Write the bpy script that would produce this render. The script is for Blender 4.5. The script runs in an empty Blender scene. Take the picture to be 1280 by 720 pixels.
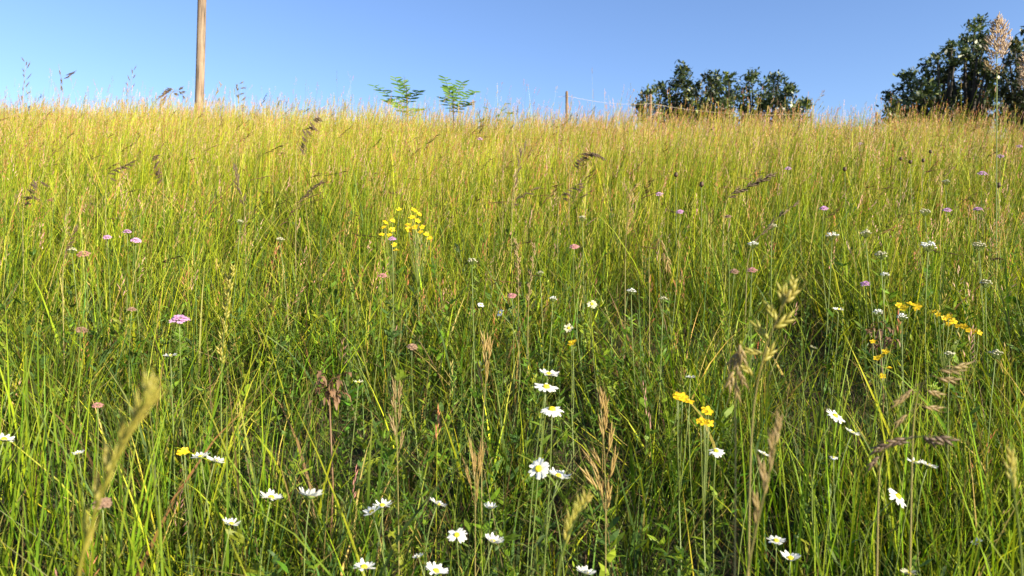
import bpy, math, random
import numpy as np
from mathutils import Vector, Matrix, Quaternion

random.seed(7)
RNG = np.random.default_rng(11)
SC = bpy.context.scene
COL = SC.collection
PI = math.pi

# ------------------------------------------------------------------ camera numbers
EYE = 1.30
F = 914.0                       # focal length in pixels of the 1280 wide photograph

# ------------------------------------------------------------------ terrain
def vnoise(x, y, seed=0):
    x = np.asarray(x, float); y = np.asarray(y, float)
    xi = np.floor(x).astype(np.int64); yi = np.floor(y).astype(np.int64)
    fx = x - xi; fy = y - yi
    fx = fx * fx * (3 - 2 * fx); fy = fy * fy * (3 - 2 * fy)
    def h(i, j):
        n = (i * 374761393 + j * 668265263 + seed * 974711) & 0x7fffffff
        n = ((n ^ (n >> 13)) * 1274126177) & 0x7fffffff
        n = n ^ (n >> 16)
        return (n & 0xffff) / 65535.0
    a = h(xi, yi) * (1 - fx) + h(xi + 1, yi) * fx
    b = h(xi, yi + 1) * (1 - fx) + h(xi + 1, yi + 1) * fx
    return a * (1 - fy) + b * fy

def ground(x, y):
    x = np.asarray(x, float); y = np.asarray(y, float)
    yc = np.clip(y, -6, 24)
    z = 0.36 * yc - 0.0073 * yc * yc
    z = np.where(yc > 11, z - 0.012 * (yc - 11) ** 2, z)
    z = np.where(y > 24, z - 0.10 * np.minimum(y - 24, 60), z)
    z = np.where(y < -6, z + 0.15 * np.maximum(y + 6, -60), z)
    xc = np.clip(x, -40, 40)
    z = z - 0.0195 * xc * np.clip(y, 0, 20) / 13.0
    z = z + 0.10 * (vnoise(x * 0.7 + 40, y * 0.7 + 40, 3) - 0.5) * np.clip(y - 0.5, 0, 1)
    return z

def gz(x, y):
    return float(ground(np.array([x]), np.array([y]))[0])

def ray_at(px, py, d):
    return Vector(((px - 640) / F * d, d, EYE + (360 - py) / F * d))

def place(px, py, h):
    """point where the view line through a pixel runs h above the soil"""
    u = (px - 640) / F; v = (360 - py) / F
    t = 0.9
    while t < 30:
        if EYE + v * t - gz(u * t, t) <= h:
            break
        t += 0.02
    return Vector((u * t, t, EYE + v * t))

# ------------------------------------------------------------------ materials
def new_mat(name):
    m = bpy.data.materials.new(name); m.use_nodes = True
    nt = m.node_tree
    for n in list(nt.nodes): nt.nodes.remove(n)
    out = nt.nodes.new('ShaderNodeOutputMaterial')
    return m, nt, out

def leafy(nt, out, colsock, transl=0.4, gloss=0.05, rough=0.45, tint=(1.0, 1.0, 0.55)):
    N = nt.nodes; L = nt.links
    dif = N.new('ShaderNodeBsdfDiffuse'); L.new(colsock, dif.inputs['Color'])
    tr = N.new('ShaderNodeBsdfTranslucent')
    mul = N.new('ShaderNodeMix'); mul.data_type = 'RGBA'; mul.blend_type = 'MULTIPLY'
    mul.inputs[0].default_value = 1.0
    L.new(colsock, mul.inputs[6]); mul.inputs[7].default_value = (*tint, 1)
    L.new(mul.outputs[2], tr.inputs['Color'])
    mx = N.new('ShaderNodeMixShader'); mx.inputs[0].default_value = transl
    L.new(dif.outputs[0], mx.inputs[1]); L.new(tr.outputs[0], mx.inputs[2])
    gl = N.new('ShaderNodeBsdfGlossy'); gl.inputs['Roughness'].default_value = rough
    gl.inputs['Color'].default_value = (1, 1, 1, 1)
    m2 = N.new('ShaderNodeMixShader'); m2.inputs[0].default_value = gloss
    L.new(mx.outputs[0], m2.inputs[1]); L.new(gl.outputs[0], m2.inputs[2])
    L.new(m2.outputs[0], out.inputs['Surface'])

def attr_mat(name, transl=0.4, gloss=0.05, rough=0.45, tint=(1.0, 1.0, 0.6)):
    m, nt, out = new_mat(name)
    a = nt.nodes.new('ShaderNodeAttribute'); a.attribute_name = 'Col'
    leafy(nt, out, a.outputs['Color'], transl, gloss, rough, tint)
    return m

def plain_leaf(name, col, col2=None, transl=0.35, gloss=0.012, rough=0.5, scale=60.0, tint=(1, 1, 0.6)):
    """two real pigments mixed by an object space noise plus a per object shift"""
    m, nt, out = new_mat(name)
    N = nt.nodes; L = nt.links
    col2 = col2 or tuple(c * 0.7 for c in col)
    tc = N.new('ShaderNodeTexCoord')
    nz = N.new('ShaderNodeTexNoise'); nz.inputs['Scale'].default_value = scale
    L.new(tc.outputs['Object'], nz.inputs['Vector'])
    oi = N.new('ShaderNodeObjectInfo')
    ad = N.new('ShaderNodeMath'); ad.operation = 'MULTIPLY_ADD'
    L.new(oi.outputs['Random'], ad.inputs[0]); ad.inputs[1].default_value = 0.5; ad.inputs[2].default_value = -0.25
    s = N.new('ShaderNodeMath'); s.operation = 'ADD'; s.use_clamp = True
    L.new(nz.outputs['Fac'], s.inputs[0]); L.new(ad.outputs[0], s.inputs[1])
    mx = N.new('ShaderNodeMix'); mx.data_type = 'RGBA'
    L.new(s.outputs[0], mx.inputs[0]); mx.inputs[6].default_value = (*col, 1); mx.inputs[7].default_value = (*col2, 1)
    leafy(nt, out, mx.outputs[2], transl, gloss, rough, tint)
    return m

M = {}
M['blade'] = attr_mat('grass_blade', 0.38, 0.008, 0.5, (1.0, 1.0, 0.35))
M['stalk'] = attr_mat('grass_stalk', 0.22, 0.010, 0.45, (1, 1, .45))
M['herb'] = attr_mat('herb_leaf', 0.33, 0.012, 0.5, (1, 1, .45))
M['crown'] = attr_mat('tree_leaf', 0.18, 0.05, 0.45, (0.9, 1.0, 0.4))
M['petal_white'] = plain_leaf('petal_white', (0.82, 0.82, 0.80), (0.74, 0.74, 0.73), 0.35, 0.02, tint=(1, 1, 1))
M['petal_cream'] = plain_leaf('petal_cream', (0.62, 0.60, 0.46), (0.48, 0.45, 0.30), 0.3, 0.02, tint=(1, 1, .9))
M['disc_yellow'] = plain_leaf('disc_yellow', (0.84, 0.70, 0.03), (0.76, 0.56, 0.02), 0.1, 0.02, scale=900, tint=(1, 1, 1))
M['petal_yellow'] = plain_leaf('petal_yellow', (0.82, 0.60, 0.02), (0.76, 0.44, 0.01), 0.3, 0.02, tint=(1, 1, .5))
M['petal_pink'] = plain_leaf('petal_pink', (0.66, 0.40, 0.62), (0.52, 0.28, 0.52), 0.35, 0.02, scale=220, tint=(1, .9, 1))
M['petal_rose'] = plain_leaf('petal_rose', (0.56, 0.26, 0.30), (0.40, 0.22, 0.17), 0.3, 0.02, scale=220, tint=(1, .9, 1))
M['petal_dull'] = plain_leaf('petal_dull', (0.36, 0.24, 0.18), (0.24, 0.15, 0.10), 0.25, 0.02, scale=300)
M['head_brown'] = plain_leaf('head_brown', (0.05, 0.030, 0.022), (0.10, 0.06, 0.035), 0.05, 0.02, scale=400)
M['stem_green'] = plain_leaf('stem_green', (0.13, 0.19, 0.04), (0.20, 0.24, 0.06), 0.2, 0.04, scale=15)
M['sepal_green'] = plain_leaf('sepal_green', (0.09, 0.15, 0.03), (0.14, 0.19, 0.05), 0.2, 0.04)
M['spike_dark'] = plain_leaf('spike_dark', (0.085, 0.055, 0.040), (0.16, 0.10, 0.06), 0.2, 0.03, scale=120)
M['spike_tan'] = plain_leaf('spike_tan', (0.36, 0.27, 0.11), (0.26, 0.17, 0.08), 0.35, 0.03, scale=120)
M['spike_green'] = plain_leaf('spike_green', (0.36, 0.36, 0.05), (0.40, 0.32, 0.07), 0.4, 0.03, scale=90)
M['spike_rust'] = plain_leaf('spike_rust', (0.44, 0.32, 0.10), (0.32, 0.20, 0.07), 0.35, 0.03, scale=120)
M['plume_pink'] = plain_leaf('plume_pink', (0.62, 0.50, 0.38), (0.52, 0.39, 0.30), 0.45, 0.02, scale=160, tint=(1, .95, .85))
M['stem_straw'] = plain_leaf('stem_straw', (0.34, 0.27, 0.11), (0.24, 0.22, 0.07), 0.2, 0.04, scale=12)
M['leaf_locust'] = plain_leaf('leaf_locust', (0.14, 0.27, 0.03), (0.09, 0.19, 0.03), 0.5, 0.008, scale=25)
M['leaf_dry'] = plain_leaf('leaf_dry', (0.26, 0.15, 0.08), (0.15, 0.09, 0.055), 0.25, 0.02, scale=60)

def wood_mat(name, c1, c2, c3, scale):
    m, nt, out = new_mat(name); N = nt.nodes; L = nt.links
    tc = N.new('ShaderNodeTexCoord'); mp = N.new('ShaderNodeMapping')
    mp.inputs['Scale'].default_value = (scale, scale, scale * 0.045)
    L.new(tc.outputs['Object'], mp.inputs['Vector'])
    nz = N.new('ShaderNodeTexNoise'); nz.inputs['Scale'].default_value = 3.0; nz.inputs['Detail'].default_value = 8
    L.new(mp.outputs[0], nz.inputs['Vector'])
    cr = N.new('ShaderNodeValToRGB'); e = cr.color_ramp.elements
    e[0].position = .30; e[0].color = (*c1, 1); e[1].position = .72; e[1].color = (*c2, 1)
    x = cr.color_ramp.elements.new(.5); x.color = (*c3, 1)
    L.new(nz.outputs['Fac'], cr.inputs[0])
    nz2 = N.new('ShaderNodeTexNoise'); nz2.inputs['Scale'].default_value = 2.2; nz2.inputs['Detail'].default_value = 4
    L.new(tc.outputs['Object'], nz2.inputs['Vector'])
    cr2 = N.new('ShaderNodeValToRGB'); cr2.color_ramp.elements[0].position = .38; cr2.color_ramp.elements[1].position = .62
    cr2.color_ramp.elements[0].color = (.62, .52, .46, 1); cr2.color_ramp.elements[1].color = (1, 1, 1, 1)
    L.new(nz2.outputs['Fac'], cr2.inputs[0])
    mx = N.new('ShaderNodeMix'); mx.data_type = 'RGBA'; mx.blend_type = 'MULTIPLY'; mx.inputs[0].default_value = 1
    L.new(cr.outputs[0], mx.inputs[6]); L.new(cr2.outputs[0], mx.inputs[7])
    b = N.new('ShaderNodeBsdfPrincipled'); b.inputs['Roughness'].default_value = .8
    L.new(mx.outputs[2], b.inputs['Base Color'])
    bp = N.new('ShaderNodeBump'); bp.inputs['Strength'].default_value = .5; bp.inputs['Distance'].default_value = .01
    L.new(nz.outputs['Fac'], bp.inputs['Height']); L.new(bp.outputs[0], b.inputs['Normal'])
    L.new(b.outputs[0], out.inputs['Surface'])
    return m
M['pole_wood'] = wood_mat('pole_wood', (.07, .052, .042), (.34, .265, .20), (.24, .178, .13), 17)
M['post_wood'] = wood_mat('post_wood', (.11, .075, .05), (.26, .19, .13), (.19, .13, .09), 14)
M['bark'] = wood_mat('bark', (.02, .016, .012), (.05, .042, .033), (.03, .025, .02), 12)

def soil_mat():
    m, nt, out = new_mat('soil'); N = nt.nodes; L = nt.links
    tc = N.new('ShaderNodeTexCoord')
    nz = N.new('ShaderNodeTexNoise'); nz.inputs['Scale'].default_value = 9; nz.inputs['Detail'].default_value = 9; nz.inputs['Roughness'].default_value = .7
    L.new(tc.outputs['Object'], nz.inputs['Vector'])
    cr = N.new('ShaderNodeValToRGB'); e = cr.color_ramp.elements
    e[0].position = .32; e[0].color = (.018, .014, .008, 1); e[1].position = .72; e[1].color = (.075, .058, .028, 1)
    x = e.new(.52); x.color = (.035, .034, .012, 1)
    L.new(nz.outputs['Fac'], cr.inputs[0])
    b = N.new('ShaderNodeBsdfPrincipled'); b.inputs['Roughness'].default_value = .95
    L.new(cr.outputs[0], b.inputs['Base Color'])
    bp = N.new('ShaderNodeBump'); bp.inputs['Strength'].default_value = .8; bp.inputs['Distance'].default_value = .03
    L.new(nz.outputs['Fac'], bp.inputs['Height']); L.new(bp.outputs[0], b.inputs['Normal'])
    L.new(b.outputs[0], out.inputs['Surface'])
    return m
M['soil'] = soil_mat()
m, nt, out = new_mat('galvanised_wire'); b = nt.nodes.new('ShaderNodeBsdfPrincipled')
b.inputs['Base Color'].default_value = (.36, .31, .26, 1); b.inputs['Metallic'].default_value = .4; b.inputs['Roughness'].default_value = .55
nt.links.new(b.outputs[0], out.inputs['Surface']); M['wire'] = m

# ------------------------------------------------------------------ object helpers
def thing(name, label, cat, loc, group=None):
    o = bpy.data.objects.new(name, None); COL.objects.link(o)
    o.empty_display_size = 0.05
    o['kind'] = 'thing'; o.location = loc; o['label'] = label; o['category'] = cat
    if group: o['group'] = group
    return o

class MB:
    def __init__(self): self.v = []; self.f = []
    def add(self, vs, fs):
        k = len(self.v); self.v += [tuple(p) for p in vs]; self.f += [tuple(i + k for i in f) for f in fs]
    def tube(self, pts, radii, n=6, cap=True):
        pts = [Vector(p) for p in pts]; rings = []
        ref = None
        for i, p in enumerate(pts):
            t = (pts[min(i + 1, len(pts) - 1)] - pts[max(i - 1, 0)]).normalized()
            if ref is None:
                ref = t.orthogonal().normalized()
            ref = (ref - t * ref.dot(t))
            ref = ref.normalized() if ref.length > 1e-6 else t.orthogonal().normalized()
            bn = t.cross(ref)
            rings.append([p + (ref * math.cos(2 * PI * k / n) + bn * math.sin(2 * PI * k / n)) * radii[i] for k in range(n)])
        vs = [q for r in rings for q in r]; fs = []
        for i in range(len(pts) - 1):
            for k in range(n):
                fs.append((i * n + k, i * n + (k + 1) % n, (i + 1) * n + (k + 1) % n, (i + 1) * n + k))
        if cap:
            fs.append(tuple(range(n - 1, -1, -1))); fs.append(tuple((len(pts) - 1) * n + k for k in range(n)))
        self.add(vs, fs)
    def strip(self, pts, widths, side, fold=0.0):
        """a leaf: centre line with two edges, folded along its midrib"""
        vs = []; fs = []
        side = Vector(side)
        for i, p in enumerate(pts):
            p = Vector(p)
            t = (Vector(pts[min(i + 1, len(pts) - 1)]) - Vector(pts[max(i - 1, 0)])).normalized()
            s = side - t * side.dot(t); s = s.normalized() if s.length > 1e-6 else t.orthogonal().normalized()
            nrm = s.cross(t)
            w = widths[i] / 2
            vs += [p - s * w + nrm * fold * w, p, p + s * w + nrm * fold * w]
            if i:
                a = 3 * (i - 1); c = 3 * i
                fs += [(a, a + 1, c + 1, c), (a + 1, a + 2, c + 2, c + 1)]
        self.add(vs, fs)
    def spindle(self, a, b, r, n=5, bulge=.45):
        a = Vector(a); b = Vector(b); d = b - a
        self.tube([a, a + d * .2, a + d * bulge, a + d * .78, b], [r * .25, r * .85, r, r * .6, r * .08], n)
    def lathe(self, prof, n=10, mat=None):
        vs = []; fs = []
        for (r, z) in prof:
            for k in range(n):
                vs.append(Vector((r * math.cos(2 * PI * k / n), r * math.sin(2 * PI * k / n), z)))
        for i in range(len(prof) - 1):
            for k in range(n):
                fs.append((i * n + k, i * n + (k + 1) % n, (i + 1) * n + (k + 1) % n, (i + 1) * n + k))
        fs.append(tuple(range(n - 1, -1, -1))); fs.append(tuple((len(prof) - 1) * n + k for k in range(n)))
        if mat: vs = [mat @ v for v in vs]
        self.add(vs, fs)
    def build(self, name, mat, parent=None, smooth=True):
        me = bpy.data.meshes.new(name); me.from_pydata(self.v, [], self.f)
        me.polygons.foreach_set('use_smooth', [smooth] * len(me.polygons))
        me.materials.append(mat); me.update()
        o = bpy.data.objects.new(name, me); COL.objects.link(o)
        if parent is not None: o.parent = parent
        return o

def head_mat(pos, normal, spin=0.0):
    q = Vector(normal).normalized().to_track_quat('Z', 'Y')
    return Matrix.Translation(pos) @ q.to_matrix().to_4x4() @ Matrix.Rotation(spin, 4, 'Z')

def rnd(a, b): return random.uniform(a, b)

def bez(p0, p1, p2, n=7):
    return [p0 * (1 - t) ** 2 + p1 * 2 * t * (1 - t) + p2 * t * t for t in [i / (n - 1) for i in range(n)]]

def to_eye(p):
    return (Vector((0, 0, EYE)) - p).normalized()

SUN_A = math.radians(53); SUN_E = math.radians(23)
SUN = Vector((math.sin(SUN_A) * math.cos(SUN_E), -math.cos(SUN_A) * math.cos(SUN_E), math.sin(SUN_E)))

# ------------------------------------------------------------------ mass geometry (numpy)
class Mass:
    def __init__(self): self.V = []; self.Q = []; self.T = []; self.C = []; self.n = 0
    def push(self, v, c, quads=None, tris=None):
        v = v.reshape(-1, 3); c = c.reshape(-1, 3)
        self.V.append(v.astype(np.float32)); self.C.append(c.astype(np.float32))
        if quads is not None: self.Q.append((quads + self.n).astype(np.int32).reshape(-1, 4))
        if tris is not None: self.T.append((tris + self.n).astype(np.int32).reshape(-1, 3))
        self.n += len(v)
    def build(self, name, mat, parent=None, smooth=False):
        V = np.concatenate(self.V); C = np.concatenate(self.C)
        Q = np.concatenate(self.Q) if self.Q else np.zeros((0, 4), np.int32)
        T = np.concatenate(self.T) if self.T else np.zeros((0, 3), np.int32)
        me = bpy.data.meshes.new(name)
        me.vertices.add(len(V)); me.vertices.foreach_set('co', V.ravel())
        nl = Q.size + T.size
        me.loops.add(nl); me.loops.foreach_set('vertex_index', np.concatenate([Q.ravel(), T.ravel()]))
        npoly = len(Q) + len(T)
        me.polygons.add(npoly)
        st = np.concatenate([np.arange(len(Q)) * 4, Q.size + np.arange(len(T)) * 3]).astype(np.int32)
        me.polygons.foreach_set('loop_start', st)
        me.polygons.foreach_set('use_smooth', np.full(npoly, smooth, bool))
        at = me.attributes.new('Col', 'FLOAT_COLOR', 'POINT')
        at.data.foreach_set('color', np.concatenate([C, np.ones((len(C), 1), np.float32)], 1).ravel())
        me.materials.append(mat); me.update()
        o = bpy.data.objects.new(name, me); COL.objects.link(o)
        if parent is not None: o.parent = parent
        return o

def spine(base, h, az, lean, curve, S):
    """centre lines of N bending blades: (N, S+1, 3) and tangents"""
    N = len(h)
    t = (np.arange(S) + .5) / S
    th = lean[:, None] + curve[:, None] * t[None, :] ** 1.4
    dz = np.cos(th) * (h / S)[:, None]; dr = np.sin(th) * (h / S)[:, None]
    z = np.concatenate([np.zeros((N, 1)), np.cumsum(dz, 1)], 1)
    r = np.concatenate([np.zeros((N, 1)), np.cumsum(dr, 1)], 1)
    P = np.stack([base[:, 0:1] + r * np.cos(az)[:, None], base[:, 1:2] + r * np.sin(az)[:, None], base[:, 2:3] + z], 2)
    return P

def ribbons(ms, base, h, w, az, lean, curve, face, col, S=3, tip=None, prof=None):
    N = len(h)
    if N == 0: return
    P = spine(base, h, az, lean, curve, S)
    t = np.linspace(0, 1, S + 1)
    if prof is None: prof = (0.55 + 0.45 * np.minimum(t * 4, 1)) * (1 - t ** 2.2) + 0.04
    tw = face[:, None] + (t[None, :] - .5) * 0.9
    side = np.stack([np.cos(tw), np.sin(tw), np.zeros_like(tw)], 2)
    off = side * (w[:, None] * prof[None, :] * .5)[:, :, None]
    V = np.stack([P - off, P + off], 2)                      # N,S+1,2,3
    c = np.repeat(col[:, None, :], S + 1, 1)
    if tip is not None:
        k = np.clip((t - .55) / .45, 0, 1)[None, :, None]
        c = c * (1 - k) + tip[:, None, :] * k
    C = np.repeat(c[:, :, None, :], 2, 2)
    i = (np.arange(N) * (S + 1) * 2)[:, None] + (np.arange(S) * 2)[None, :]
    Q = np.stack([i, i + 1, i + 3, i + 2], 2)
    ms.push(V, C, quads=Q.reshape(-1, 4))
    return P

def tubes(ms, base, h, rad, az, lean, curve, col, S=3, taper=.5):
    N = len(h)
    P = spine(base, h, az, lean, curve, S)
    t = np.linspace(0, 1, S + 1)
    a = np.arange(3) * 2 * PI / 3
    ph = RNG.uniform(0, 6, N)
    ox = np.cos(a[None, :] + ph[:, None]); oy = np.sin(a[None, :] + ph[:, None])
    r = rad[:, None] * (1 - (1 - taper) * t)[None, :]
    V = P[:, :, None, :] + np.stack([ox[:, None, :] * r[:, :, None], oy[:, None, :] * r[:, :, None], np.zeros((N, S + 1, 3))], 3)
    C = np.repeat(np.repeat(col[:, None, None, :], S + 1, 1), 3, 2)
    i = (np.arange(N) * (S + 1) * 3)[:, None, None] + (np.arange(S) * 3)[None, :, None]
    k = np.arange(3)[None, None, :]; k2 = (k + 1) % 3
    Q = np.stack([i + k, i + k2, i + 3 + k2, i + 3 + k], 3)
    ms.push(V, C, quads=Q.reshape(-1, 4))
    return P

def grains(ms, pos, d, ln, wd, col):
    """three sided spindles: pos (M,3), direction (M,3)"""
    Mn = len(pos)
    if Mn == 0: return
    d = d / np.linalg.norm(d, axis=1, keepdims=True)
    ref = np.where(np.abs(d[:, 2:3]) > .9, np.array([[1., 0, 0]]), np.array([[0, 0, 1.]]))
    s = np.cross(d, ref); s /= np.linalg.norm(s, axis=1, keepdims=True); b = np.cross(d, s)
    mid = pos + d * (ln * .42)[:, None]
    r = wd[:, None] * .5
    v = [pos]
    for k in range(3):
        an = 2 * PI * k / 3
        v.append(mid + (s * math.cos(an) + b * math.sin(an)) * r)
    v.append(pos + d * ln[:, None])
    V = np.stack(v, 1)
    C = np.repeat(col[:, None, :], 5, 1)
    i = (np.arange(Mn) * 5)[:, None]
    T = np.concatenate([np.concatenate([i, i + 1 + (k + 1) % 3, i + 1 + k], 1) for k in range(3)] +
                       [np.concatenate([i + 1 + k, i + 1 + (k + 1) % 3, i + 4], 1) for k in range(3)], 0)
    ms.push(V, C, tris=T)

def mixcol(N, cols, weights, jit=.18):
    cols = np.array(cols); w = np.array(weights, float)
    if w.ndim == 1: w = np.repeat(w[None, :], N, 0)
    cw = np.cumsum(w / w.sum(1, keepdims=True), 1)
    k = (RNG.random((N, 1)) > cw).sum(1); k = np.minimum(k, len(cols) - 1)
    c = cols[k]
    return c * (1 + RNG.normal(0, jit, (N, 1))).clip(.5, 1.6) * (1 + RNG.normal(0, .06, (N, 3)))

# ------------------------------------------------------------------ setting: ground
def build_ground():
    xs = np.unique(np.concatenate([np.linspace(-400, -22, 14), np.arange(-20, 20.01, .4), np.linspace(22, 400, 14)]))
    ys = np.unique(np.concatenate([np.linspace(-300, -8, 12), np.arange(-6, 26.01, .4), np.linspace(28, 600, 20)]))
    X, Y = np.meshgrid(xs, ys); Z = ground(X, Y)
    V = np.stack([X, Y, Z], 2).reshape(-1, 3); nx = len(xs); ny = len(ys)
    f = [(j * nx + i, j * nx + i + 1, (j + 1) * nx + i + 1, (j + 1) * nx + i) for j in range(ny - 1) for i in range(nx - 1)]
    me = bpy.data.meshes.new('ground'); me.from_pydata(V.tolist(), [], f)
    me.polygons.foreach_set('use_smooth', [True] * len(me.polygons)); me.materials.append(M['soil'])
    o = bpy.data.objects.new('ground', me); COL.objects.link(o)
    o['kind'] = 'structure'; o['label'] = 'brown soil hillside rising under the meadow grass'; o['category'] = 'ground'
build_ground()

# ------------------------------------------------------------------ meadow masses
def scatter(n, y0, y1, margin=1.3):
    """points in the fan the lens can see, a good step wider on each side"""
    u = RNG.random(n)
    a = .74; # half width = a*y+margin ; area weighted y
    A0 = a * y0 * y0 / 2 + margin * y0; A1 = a * y1 * y1 / 2 + margin * y1
    A = A0 + u * (A1 - A0)
    y = (-margin + np.sqrt(margin ** 2 + 2 * a * A)) / a
    x = (RNG.random(n) * 2 - 1) * (a * y + margin)
    return x, y

def area(y0, y1, margin=1.3): return 2 * (.74 * (y1 ** 2 - y0 ** 2) / 2 + margin * (y1 - y0))

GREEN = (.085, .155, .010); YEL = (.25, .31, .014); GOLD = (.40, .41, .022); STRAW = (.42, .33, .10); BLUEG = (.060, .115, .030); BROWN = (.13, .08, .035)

def opening(x, y):
    """1 in thick sward, lower in the thin patches near the camera"""
    n = vnoise(x * 1.7 + 9, y * 1.7 + 3, 5) * .6 + vnoise(x * 4 + 2, y * 4 + 7, 6) * .4
    d = np.clip((n - .33) * 4.0, .10, 1); d = d + (1 - d) * np.clip((y - 5) / 4, 0, 1)
    hole = np.exp(-(((x + .06) / .52) ** 2 + ((y - 1.7) / .6) ** 2))
    hole2 = np.exp(-(((x - .85) / .25) ** 2 + ((y - 1.7) / .3) ** 2))
    hole3 = np.exp(-(((x - .15) / .35) ** 2 + ((y - 3.2) / .35) ** 2))
    hole4 = np.exp(-(((x + .62) / .30) ** 2 + ((y - 2.0) / .45) ** 2))
    d = d * (1 - .6 * hole4)
    return np.clip(d * (1 - .82 * hole) * (1 - .55 * hole2) * (1 - .5 * hole3), .08, 1)

def meadow():
    g = Mass(); s = Mass()
    # ---- leaf blades in tufts, ring by ring
    for (y0, y1, tufts, per, wid, S) in ((.55, 2.6, 400, 24, 1.05, 5), (2.6, 5, 320, 19, 1.1, 4), (5, 9, 200, 12, 1.6, 3), (9, 16, 100, 11, 2.2, 3), (16, 24, 14, 8, 3.5, 2)):
        n = int(area(y0, y1) * tufts)
        x, y = scatter(n, y0, y1)
        keep = RNG.random(n) < opening(x, y) * np.where(y < 5, 1, 1.0)
        x = x[keep]; y = y[keep]; n = len(x)
        tall = np.clip(.8 + .5 * vnoise(x * .9, y * .9, 8), .7, 1.3)
        k = np.repeat(np.arange(n), per); N = len(k)
        sp = .035 * (1 + .06 * y[k])
        bx = x[k] + RNG.normal(0, 1, N) * sp; by = y[k] + RNG.normal(0, 1, N) * sp
        b = np.stack([bx, by, ground(bx, by) - .01], 1)
        h = RNG.gamma(4.5, .064, N).clip(.08, .72) * tall[k] * np.where(by < 2.6, .86, np.where(by < 4, .92, 1))
        az = np.arctan2(by - y[k], bx - x[k]) + RNG.normal(0, .6, N)
        lean = np.abs(RNG.normal(.1, .26, N) + np.where(by < 4.5, RNG.normal(.06, .22, N), 0)); curve = RNG.gamma(1.5, .5, N).clip(0, 2.4)
        w = np.where(RNG.random(N) < .8, RNG.gamma(5, .00068, N), RNG.gamma(6, .0011, N)).clip(.0014, .0095) * wid
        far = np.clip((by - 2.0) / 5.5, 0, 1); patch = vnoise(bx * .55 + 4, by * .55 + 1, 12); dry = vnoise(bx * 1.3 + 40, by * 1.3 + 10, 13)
        wt = np.stack([1.35 - .85 * far, .45 + 1.1 * patch + .4 * far, .04 + .55 * far + .2 * dry, .09 + .22 * dry, .85 - .75 * far, .12 + .12 * dry], 1)  # near blades lean to dark greens, putting foreground shade into their colour
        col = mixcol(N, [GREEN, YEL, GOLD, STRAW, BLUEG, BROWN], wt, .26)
        tt = (1 + RNG.normal(0, .20, (n, 1))).clip(.5, 1.4) * (1 + RNG.normal(0, .07, (n, 3)))
        col = col * tt[k]
        tip = col * .7 + np.array(STRAW) * .3 * RNG.random((N, 1)) * 1.6
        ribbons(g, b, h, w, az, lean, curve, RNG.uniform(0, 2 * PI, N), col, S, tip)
    # ---- fine upright flowering stalks with seed heads
    for (y0, y1, dens, rad, S, spk) in ((1.0, 2.6, 120, 1.15, 5, 12), (2.6, 5, 330, 1.2, 4, 10), (5, 9, 760, 1.45, 3, 7), (9, 16, 540, 2.0, 3, 11), (16, 24, 60, 3, 2, 6)):
        n = int(area(y0, y1) * dens)
        x, y = scatter(n, y0, y1)
        keep = RNG.random(n) < np.clip(opening(x, y) + .45 * np.clip((y - 4.5) / 2, 0, 1), 0, 1) * np.where(y < 2.6, .65 + .7 * (np.abs(x) > .75), 1)
        x = x[keep]; y = y[keep]; n = len(x)
        b = np.stack([x, y, ground(x, y) - .01], 1)
        hn = .62 + .34 * (vnoise(x * .6 + 20, y * .6, 21) - .5) + .20 * (vnoise(x * 2.1 + 20, y * 2.1, 27) - .5) - .16 * (vnoise(x * .45 + 8, y * .7 + 5, 28) > .68)
        h = (hn + RNG.normal(0, 1, n) * np.where(y > 8, .125, .10)).clip(.32, .98)
        h = np.where(y < 2.6, h * .76, np.where(y < 5, h * .90, h)); h = np.where(y > 8, h - .03 + .34 * (RNG.random(n) > .91) * RNG.random(n), h)
        az = RNG.normal(.3, 1.2, n); lean = np.abs(RNG.normal(0, .13, n)); curve = RNG.gamma(1.4, .17, n).clip(0, 1.1)
        far = np.clip((y - 2) / 6, 0, 1); patch = vnoise(x * .5 + 14, y * .5 + 11, 22)
        wt = np.stack([1.0 - .85 * far, .9 + .45 * far, (.08 + 1.2 * far) * (.35 + 1.1 * vnoise(x * .28 + 3, y * .4 + 8, 51) + .25 * np.clip(x / 8, -1, 1)), .12 + .25 * patch + .10 * far], 1)
        col = mixcol(n, [GREEN, YEL, GOLD, STRAW], wt, .15)
        P = tubes(s, b, h, RNG.uniform(.0008, .0014, n) * rad, az, lean, curve, col, S)
        # a couple of narrow culm leaves
        for q in range(2):
            kk = RNG.random(n) < .75
            pb = P[kk, 1] * 1.0
            m = kk.sum()
            ribbons(g, pb, RNG.uniform(.10, .30, m), RNG.uniform(.002, .0042, m) * rad, RNG.uniform(0, 2 * PI, m), RNG.uniform(.1, .5, m), RNG.uniform(.1, 1.3, m), RNG.uniform(0, 6, m), col[kk], 3)
        # seed heads: how many and which tint follows the drifts on the slope
        red = vnoise(x * .45 + 50, y * .45 + 50, 23) + 1.6 * np.clip(x / 7, -.3, 1) * np.clip((y - 6) / 4, 0, 1) + .35 * np.clip((y - 7) / 5, 0, 1)
        hd = RNG.random(n) < np.clip(.34 + .56 * far + .3 * (y > 8), 0, 1)
        idx = np.nonzero(hd)[0]; m = len(idx)
        top = P[idx, -1]; tan = P[idx, -1] - P[idx, -2]; tan /= np.linalg.norm(tan, axis=1, keepdims=True)
        L = RNG.uniform(.05, .15, m)
        wt = np.stack([.15 + .9 * red[idx], .35 + .5 * red[idx] * far[idx] + 1.5 * np.clip((y[idx] - 8.5) / 3, 0, 1) * (1 - .7 * np.clip(x[idx] / 6, 0, 1)), .45 - .1 * far[idx], .6 - .3 * far[idx]], 1).clip(.02, 2)
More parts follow.
